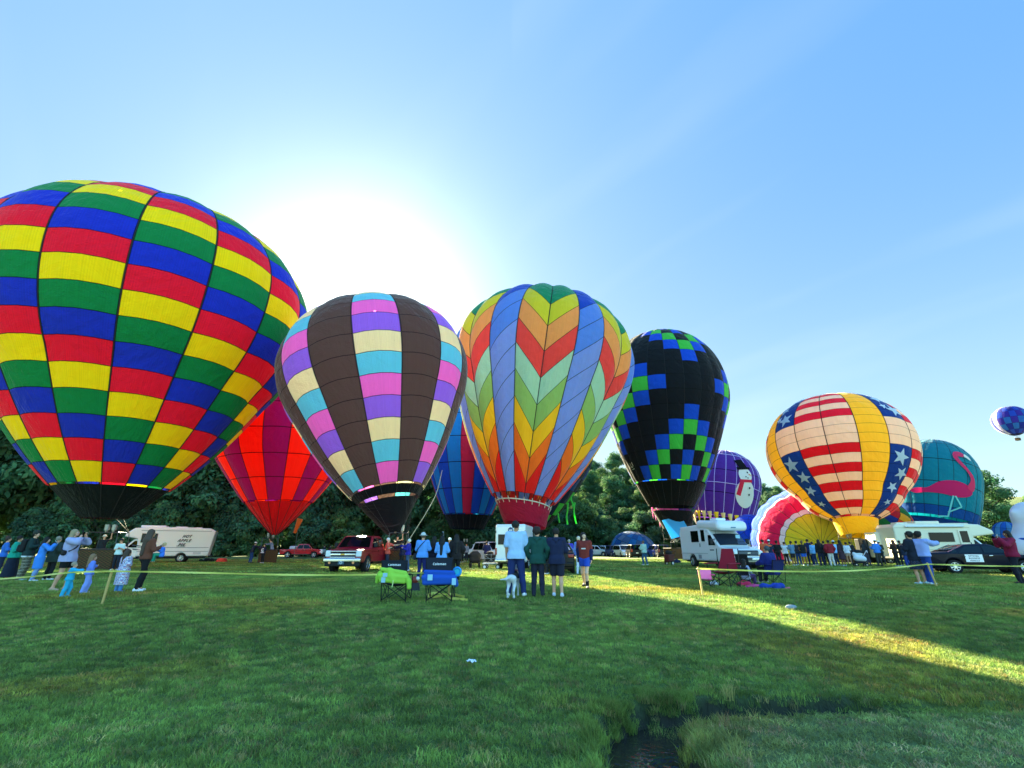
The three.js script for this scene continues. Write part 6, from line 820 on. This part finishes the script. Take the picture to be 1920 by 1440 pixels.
// chairs on the right
campChair('dark red high backed folding chair facing left beside the pink chair', 1360, 16.2, 232, { color: '#8a0f2c', top: 1.02, topW: 0.34, k: 1.15 });
campChair('small pink child size folding chair at the wooden stake', 1327, 15.6, 190, { color: '#f04a98', back: '#ff7ab0', top: 0.84, k: 0.62 });
campChair('dark blue folding chair under the person in the royal blue coat', 1450, 18.25, 335, { color: '#141c58', top: 0.8, k: 1.0 });
campChair('small dark folding chair under the child in the tie dyed shirt', 1403, 17.45, 60, { color: '#171b2c', top: 0.7, k: 0.74 });
campChair('empty black folding chair frame behind the child in the tie dyed shirt', 1412, 19, 75, { color: '#15181e', top: 0.98, k: 1.0 });
for (const [px, py, c, s, l, w] of [[1395, 1099, '#c01a4a', [0.42, 0.1, 0.22], 'red pink bag lying on the grass before the folding chairs', 0.2], [1412, 1102, '#e0348c', [0.5, 0.06, 0.2], 'flat magenta bag lying on the grass before the folding chairs', 0.2], [1448, 1104, '#143a9c', [0.6, 0.11, 0.34], 'blue blanket bundle lying on the grass before the folding chairs', -0.1], [1465, 1105, '#e06a7a', [0.34, 0.05, 0.18], 'coral towel end lying right of the blue blanket bundle', -0.3], [1341, 1098, '#c8d0d4', [0.14, 0.09, 0.14], 'crumpled pale plastic bag on the grass by the pink chair', 0], [1485, 1141, '#8a949c', [0.12, 0.05, 0.08], 'small grey cloth dropped on the grass at right', 0.4], [1268, 1056, '#141c3c', [0.55, 0.24, 0.3], 'dark navy cooler bag on the grass left of the camper van', 0.1]]) {
  const Z = groundHit(px, py), b = onGround(px, Z), t = thing(/bag/.test(l) ? 'bag' : 'cloth_bundle', l, /bag/.test(l) ? 'bag' : 'cloth', b, w); reseed(Math.round(px)); const [X, Y, D] = s, q = []; for (let i = 0; i < 6; i++) { const x = rr(-X, X) * 0.6, z = rr(-D, D) * 0.6; q.push([V(x, Y * rr(0.3, 0.7), z), V(x + rr(-0.1, 0.1), Y * rr(0.3, 0.8), z + rr(-0.05, 0.05)), Y * rr(0.55, 0.9)]); } q.push([V(-X * 0.5, Y * 0.5, 0), V(X * 0.5, Y * 0.5, 0), Y * 0.6]);
  put(t, 'cloth', skin(q, 0.04, 0.02), cloth(c)); if (/bag/.test(l)) put(t, 'handle', tube([V(-X * 0.3, Y, 0), V(-X * 0.1, Y * 1.7, 0.02), V(X * 0.15, Y * 1.6, 0), V(X * 0.3, Y, 0)], 0.012, 14, 5), cloth(c)); }
// stakes and barrier tape
const woodTex = noiseTex(128, (u, v) => { const k = 200 + 50 * tileNoise(u * 1, v * 0.2, 26); return [k, k * 0.88, k * 0.66]; }, true), wood = new THREE.MeshStandardMaterial({ color: 0xf8ecc0, map: woodTex, roughness: 0.85 }), tapeMat = new THREE.MeshPhysicalMaterial({ color: '#f4f27c', roughness: 0.5, transmission: 0.3, thickness: 0, side: THREE.DoubleSide });
const tops = [];
for (const [bx, by, tx, ty, l] of [[192, 1133, 211, 1067, 'pale wooden stake holding the tape at left beside the floral blanket'], [842, 1123, 841, 1067, 'pale wooden stake with tape fallen at its foot beside the blue chair'], [1318, 1117, 1309, 1063, 'pale wooden stake at the pink child chair on the right'], [1757, 1101, 1738, 1055, 'pale leaning wooden stake in front of the couple at right']]) {
  const Z = groundHit(bx, by), b = V(...onGround(bx, Z)), T = at(tx, ty, Z), t = thing('stake', l, 'stake', b.toArray()), h = T.clone().sub(b), g = new THREE.BoxGeometry(0.045, h.length() + 0.1, 0.03, 1, 6, 1).translate(0, h.length() / 2 - 0.05, 0); g.applyQuaternion(new THREE.Quaternion().setFromUnitVectors(V(0, 1, 0), h.clone().normalize())); put(t, 'post', g, wood); const k = put(t, 'tape_knot', new THREE.TorusGeometry(0.035, 0.014, 6, 14).rotateX(Math.PI / 2).translate(h.x * 0.93, h.y * 0.93, h.z * 0.93), tapeMat); tops.push(T.lerp(b, 0.06)); }
function tape(label, pts, w = 0.04) { const c = new THREE.CatmullRomCurve3(pts), n = 60, P = [], I = [], a = pts[0], t = thing('barrier_tape', label, 'barrier tape', a.toArray()); for (let i = 0; i <= n; i++) { const p = c.getPoint(i / n).sub(a), tw = 0.35 * Math.sin(i * 0.37) + 0.2; P.push(p.x, p.y - w / 2 * Math.cos(tw), p.z - w / 2 * Math.sin(tw), p.x, p.y + w / 2 * Math.cos(tw), p.z + w / 2 * Math.sin(tw)); if (i < n) { const o = i * 2; I.push(o, o + 2, o + 1, o + 1, o + 2, o + 3); } } const g = new THREE.BufferGeometry(); g.setAttribute('position', new THREE.Float32BufferAttribute(P, 3)); g.setIndex(I); g.computeVertexNormals(); put(t, 'ribbon', g, tapeMat); return t; }
tape('yellow tape running from the left edge to the left stake', [at(-60, 1090, 17), at(60, 1081, 14.5), at(140, 1073, 12.6), tops[0].clone()]);
tape('long yellow tape between the left stake and the stake at the blue chair', [tops[0].clone(), at(380, 1074, 12), at(560, 1078, 12.2), at(715, 1077, 12.3), tops[1].clone().add(V(0, -0.02, 0.02))]);
tape('pale tape from the stake at the pink chair to the right leaning stake', [tops[2].clone(), at(1450, 1071, 13.6), at(1600, 1070, 14.8), at(1690, 1063, 15.7), tops[3].clone()]);
tape('pale yellow tape leaving the right leaning stake past the dark sedan', [tops[3].clone(), at(1850, 1061, 16.3), at(1990, 1062, 16.6)]);
{ const q = (px, py) => { const Z = groundHit(px, py), p = onGround(px, Z); return V(p[0], p[1] + 0.06, p[2]); }; tape('loop of yellow tape lying on the grass at the foot of the stake', [q(842, 1121), q(815, 1117), q(800, 1121), q(812, 1124), q(846, 1119), q(871, 1124)], 0.06); tape('loose end of yellow tape lying right of the stake at the blue chair', [q(836, 1125), q(845, 1127), q(862, 1128), q(877, 1130)], 0.06); }
// litter
{ const Z = groundHit(885, 1246), p = onGround(885, Z), t = thing('paper_napkin', 'crumpled white paper napkin lying on the lawn', 'napkin', [p[0], p[1] + 0.045, p[2]], 0.3), g = new THREE.PlaneGeometry(0.13, 0.1, 14, 10).rotateX(-Math.PI / 2), a = g.attributes.position; for (let i = 0; i < a.count; i++) a.setY(i, 0.03 * noise.noise(a.getX(i) * 30, a.getZ(i) * 30, 2) + 0.02 * Math.abs(noise.noise(a.getX(i) * 60, a.getZ(i) * 60, 7))); g.computeVertexNormals(); put(t, 'paper', g, mat(0xe8ecf4, 0.9)); }
// the dog between the tall man's legs
{ const t = thing('dog', 'white dog with a black saddle standing between the legs of the tall man', 'dog', onGround(962, 13.15), -rad(12));
  const b = [[V(0, 0.46, -0.3), V(0, 0.47, 0.0), 0.105, 0.095], [V(0, 0.47, 0), V(0, 0.47, 0.24), 0.085, 0.085], [V(0, 0.5, -0.3), V(0, 0.66, -0.42), 0.075, 0.06], [V(0, 0.7, -0.44), V(0, 0.71, -0.47), 0.075], [V(0, 0.68, -0.5), V(0, 0.65, -0.61), 0.045, 0.028], [V(-0.05, 0.76, -0.43), V(-0.075, 0.83, -0.42), 0.026, 0.01], [V(0.05, 0.76, -0.43), V(0.075, 0.83, -0.42), 0.026, 0.01]];
  for (const s of [-1, 1]) b.push([V(s * 0.06, 0.44, -0.3), V(s * 0.07, 0.24, -0.29), 0.055, 0.03], [V(s * 0.07, 0.24, -0.29), V(s * 0.07, 0.04, -0.3), 0.028, 0.022], [V(s * 0.07, 0.025, -0.3), V(s * 0.07, 0.02, -0.35), 0.026], [V(s * 0.06, 0.46, 0.22), V(s * 0.075, 0.31, 0.17), 0.075, 0.045], [V(s * 0.075, 0.31, 0.17), V(s * 0.08, 0.17, 0.3), 0.042, 0.024], [V(s * 0.08, 0.17, 0.3), V(s * 0.08, 0.035, 0.27), 0.024, 0.021], [V(s * 0.08, 0.025, 0.27), V(s * 0.08, 0.02, 0.22), 0.026]);
  b.push([V(0, 0.5, 0.3), V(-0.1, 0.45, 0.38), 0.032, 0.026], [V(-0.1, 0.45, 0.38), V(-0.24, 0.44, 0.4), 0.026, 0.014]);
  const g = skin(b, 0.035, 0.013), p = g.attributes.position, C = []; for (let i = 0; i < p.count; i++) { const x = p.getX(i), y = p.getY(i), z = p.getZ(i), k = (z > -0.32 && z < 0.2 && y > 0.44 + 0.03 * noise.noise(x * 9, y * 9, z * 9)) || (z < -0.36 && y > 0.69 && Math.abs(x) > 0.022); C.push(...(k ? [0.012, 0.012, 0.014] : [0.62, 0.66, 0.7])); } g.setAttribute('color', new THREE.Float32BufferAttribute(C, 3)); put(t, 'body', g, new THREE.MeshStandardMaterial({ vertexColors: true, roughness: 0.9 })); put(t, 'eyes', [new THREE.SphereGeometry(0.011, 8, 6).translate(-0.035, 0.725, -0.505), new THREE.SphereGeometry(0.011, 8, 6).translate(0.035, 0.725, -0.505)], mat(0x0a0808, 0.2)); put(t, 'nose', new THREE.SphereGeometry(0.018, 8, 6).translate(0, 0.66, -0.63), mat(0x0c0a0a, 0.3)); put(t, 'collar', new THREE.TorusGeometry(0.072, 0.012, 6, 20).rotateX(0.9).translate(0, 0.6, -0.38), mat(0xb01824, 0.6)); }
// stroller and folding wagon by the white vans
{ const Z = groundHit(890, 1065), t = thing('stroller', 'black covered stroller on the grass left of the wagon', 'stroller', onGround(890, Z), rad(12)); put(t, 'canopy', skin([[V(-0.18, 0.75, 0), V(0.18, 0.75, 0), 0.24], [V(-0.2, 0.5, 0.05), V(0.2, 0.5, 0.05), 0.2], [V(-0.12, 0.95, -0.05), V(0.14, 0.95, -0.05), 0.12]], 0.08, 0.03), cloth('#0c0c12')); put(t, 'frame', [rod(V(-0.22, 0.15, 0.3), V(-0.24, 1.0, -0.3), 0.014), rod(V(0.22, 0.15, 0.3), V(0.24, 1.0, -0.3), 0.014), rod(V(-0.24, 1.0, -0.3), V(0.24, 1.0, -0.3), 0.018), rod(V(-0.24, 0.32, 0.1), V(0.24, 0.32, 0.1), 0.012)], steel); for (const [x, z] of [[-0.28, 0.28], [0.28, 0.28], [-0.3, -0.25], [0.3, -0.25]]) { const w = put(t, 'wheel', new THREE.TorusGeometry(0.15, 0.03, 8, 20).rotateY(Math.PI / 2).translate(x, 0.18, z), tyreM); put(w, 'spokes', [0, 1, 2].map((i) => rod(V(x, 0.18 - 0.13 * Math.cos(i * 1.05), z - 0.13 * Math.sin(i * 1.05)), V(x, 0.18 + 0.13 * Math.cos(i * 1.05), z + 0.13 * Math.sin(i * 1.05)), 0.008, 4)), steel); } }
{ const Z = groundHit(922, 1067), t = thing('wagon', 'folding wagon with a metal frame and black bags beside the stroller', 'wagon', onGround(922, Z), rad(-6)); put(t, 'bag_load', [rbox(0.72, 0.42, 0.5, 0.08, -0.05, 0.66, 0), rbox(0.4, 0.2, 0.4, 0.08, -0.1, 0.94, 0)], cloth('#1a1414')); const F = []; for (const z of [-0.3, 0.3]) { for (const y of [0.4, 0.62, 0.84]) F.push(rod(V(-0.5, y, z), V(0.55, y, z), 0.014)); for (const x of [-0.5, 0, 0.55]) F.push(rod(V(x, 0.24, z), V(x, 0.9, z), 0.014)); } for (const x of [-0.5, 0.55]) F.push(rod(V(x, 0.84, -0.3), V(x, 0.84, 0.3), 0.014), rod(V(x, 0.4, -0.3), V(x, 0.4, 0.3), 0.014)); F.push(rod(V(-0.4, 0.3, 0.3), V(0.4, 0.8, 0.3), 0.012), rod(V(0.4, 0.3, 0.3), V(-0.4, 0.8, 0.3), 0.012)); put(t, 'frame', F, mat(0x8a9098, 0.35, 0.8)); put(t, 'floor', rbox(1.1, 0.06, 0.62, 0.02, 0, 0.33, 0), mat(0xc8ccd2, 0.6)); put(t, 'handle', tube([V(0.55, 0.84, 0), V(0.78, 0.98, 0), V(0.86, 0.8, 0), V(0.84, 0.45, 0)], 0.018, 16, 6), steelDark); for (const [x, z] of [[-0.4, 0.32], [0.42, 0.32], [-0.4, -0.32], [0.42, -0.32]]) { const w = put(t, 'wheel', cyl(0.14, 0.14, 0.07, 18).rotateX(Math.PI / 2).translate(x, 0.14, z), tyreM); put(w, 'rim', cyl(0.09, 0.09, 0.078, 16).rotateX(Math.PI / 2).translate(x, 0.14, z), mat(0xdfe2e6, 0.4)); } }
{ const t = thing('stroller', 'white and black stroller standing in front of the crowd', 'stroller', onGround(1615, 35), rad(-20)); put(t, 'seat', skin([[V(-0.18, 0.55, 0.05), V(0.2, 0.5, 0.05), 0.2], [V(-0.2, 0.8, -0.05), V(0.1, 0.85, -0.05), 0.17]], 0.06, 0.03), cloth('#d8dce2')); put(t, 'canopy', skin([[V(-0.1, 0.95, -0.05), V(0.12, 0.92, -0.05), 0.17]], 0.05, 0.03), cloth('#14161c')); put(t, 'basket', rbox(0.6, 0.16, 0.4, 0.05, 0, 0.28, 0), cloth('#16181e')); put(t, 'handle', tube([V(0.15, 0.5, -0.1), V(0.4, 0.85, -0.1), V(0.55, 1.05, -0.1), V(0.5, 0.9, 0.15)], 0.022, 16, 6), mat(0xdfe4ea, 0.4)); for (const [x, z] of [[-0.3, 0.24], [0.3, 0.24], [-0.3, -0.24], [0.3, -0.24]]) { const w = put(t, 'wheel', cyl(0.13, 0.13, 0.06, 16).rotateX(Math.PI / 2).translate(x, 0.13, z), tyreM); put(w, 'hub', cyl(0.06, 0.06, 0.07, 12).rotateX(Math.PI / 2).translate(x, 0.13, z), rimM); } }
{ const Z = groundHit(1256, 1060), t = thing('hand_cart', 'red brown hand cart with a white wheel left of the camper van', 'cart', onGround(1256, Z), rad(30)); put(t, 'tub', rbox(0.6, 0.55, 0.5, 0.06, 0, 0.5, 0), mat(0x5a1c18, 0.6)); put(t, 'load', skin([[V(-0.1, 0.9, 0), V(0.1, 0.86, 0), 0.18]], 0.04, 0.03), cloth('#2a2420')); put(t, 'handle', [rod(V(0.3, 0.6, 0.2), V(0.55, 1.0, 0.2), 0.018), rod(V(0.3, 0.6, -0.2), V(0.55, 1.0, -0.2), 0.018), rod(V(0.55, 1.0, -0.2), V(0.55, 1.0, 0.2), 0.018)], steelDark); for (const s of [-1, 1]) { const w = put(t, 'wheel', cyl(0.16, 0.16, 0.06, 18).rotateX(Math.PI / 2).translate(0, 0.16, s * 0.3), tyreM); put(w, 'hub', cyl(0.1, 0.1, 0.075, 14).rotateX(Math.PI / 2).translate(0, 0.16, s * 0.3), mat(0xe4e4e0, 0.5)); } }
// a small orange windsock on its pole, a coil of hose by the motorhome
{ const Z = 52, b = onGround(550, Z), T = at(548, 976, Z), t = thing('windsock', 'small orange windsock on a thin pole right of the red balloon', 'windsock', b), h = T.y - b[1]; put(t, 'pole', rod(V(0, 0, 0), V(0, h, 0), 0.025), steel); put(t, 'sock', new THREE.CylinderGeometry(0.3, 0.14, 1.5, 14, 1, true).rotateZ(-0.25).translate(-0.1, h - 0.55, 0), fabric('#ff8a3c', 0.5, false)); }
{ const Z = groundHit(415, 1054), t = thing('hose_coil', 'orange red coil lying on the grass right of the lettered motorhome', 'hose', onGround(415, Z)); put(t, 'coil', [0, 1, 2].map((i) => new THREE.TorusGeometry(0.42 - i * 0.05, 0.07, 8, 26).rotateX(Math.PI / 2).translate(0.02 * i, 0.08 + i * 0.1, 0)), mat(0xd8402c, 0.6)); put(t, 'strap', rbox(0.1, 0.3, 0.5, 0.04, 0.1, 0.2, 0.1), mat(0x30343a, 0.7)); }
{ const Z = groundHit(393, 1053), t = thing('tarpaulin', 'dark folded tarpaulin on the grass behind the lettered motorhome', 'tarpaulin', onGround(393, Z)); put(t, 'cloth', skin([[V(-0.9, 0.08, 0), V(0.6, 0.08, 0), 0.16], [V(-0.3, 0.15, 0.1), V(0.2, 0.12, 0), 0.2]], 0.1, 0.05), cloth('#16221f')); put(t, 'fold', skin([[V(-0.6, 0.22, 0.12), V(0.1, 0.26, 0.1), 0.06]], 0.05, 0.04), cloth('#8a9894')); }
// the handling line of the black and pink balloon
{ const a = at(829, 882, 32), m = at(800, 960, 30), b = V(...onGround(748, 29.6)).add(V(0, 0.9, 0)), t = thing('handling_line', 'pale rope hanging from the black and pink balloon down to its basket', 'rope', b.toArray()); put(t, 'rope', tube([a, at(818, 925, 31), m, at(778, 995, 29.8), b].map((p) => p.clone().sub(b)), 0.022, 40, 5), mat(0xb8ac94, 0.9)); }
// white inflatable cut by the right edge
{ const t = thing('inflatable_figure', 'rounded white inflatable shape cut by the right edge of the picture', 'inflatable', onGround(1918, 56)), B = V(...t.position.toArray()), p = (x, y) => at(x, y, 56).sub(B); put(t, 'white_skin', skin([[p(1930, 968), p(1934, 972), 1.6], [p(1931, 985), p(1934, 1015), 1.3, 1.7], [p(1907, 968), p(1901, 962), 0.4, 0.34], [p(1920, 1030), p(1930, 1040), 1.4]], 0.5, 0.14), new THREE.MeshPhysicalMaterial({ color: '#dfe4f0', roughness: 1, transmission: 0.3, thickness: 0, side: THREE.DoubleSide })); put(t, 'blue_trim', new THREE.TorusGeometry(1.5, 0.2, 10, 30).rotateX(Math.PI / 2).translate(p(1928, 1012).x, p(1928, 1012).y, p(1928, 1012).z), fabric('#2a58b8', 0.4, false)); }
// dark cloth standing by the basket under the stars and stripes balloon
{ const t = thing('fan', 'dark inflation fan housing behind the crowd below the yellow scoop', 'fan', onGround(1628, 43), rad(10)); put(t, 'housing', [rbox(1.3, 1.9, 0.5, 0.08, 0, 1.05, 0)], mat(0x0c0d10, 0.7)); put(t, 'guard_ring', new THREE.TorusGeometry(0.6, 0.05, 8, 28).translate(0, 1.1, 0.28), steelDark); for (let i = 0; i < 4; i++) put(t, 'blade', rbox(0.14, 0.5, 0.03, 0.012, 0, 0.3, 0).rotateY(0.4).rotateZ(i * Math.PI / 2).translate(0, 1.1, 0.27), steelDark); put(t, 'stand', [rod(V(-0.5, 0, 0.2), V(-0.4, 0.4, 0), 0.03), rod(V(0.5, 0, 0.2), V(0.4, 0.4, 0), 0.03)], steelDark); }
renderer.render(scene, camera);
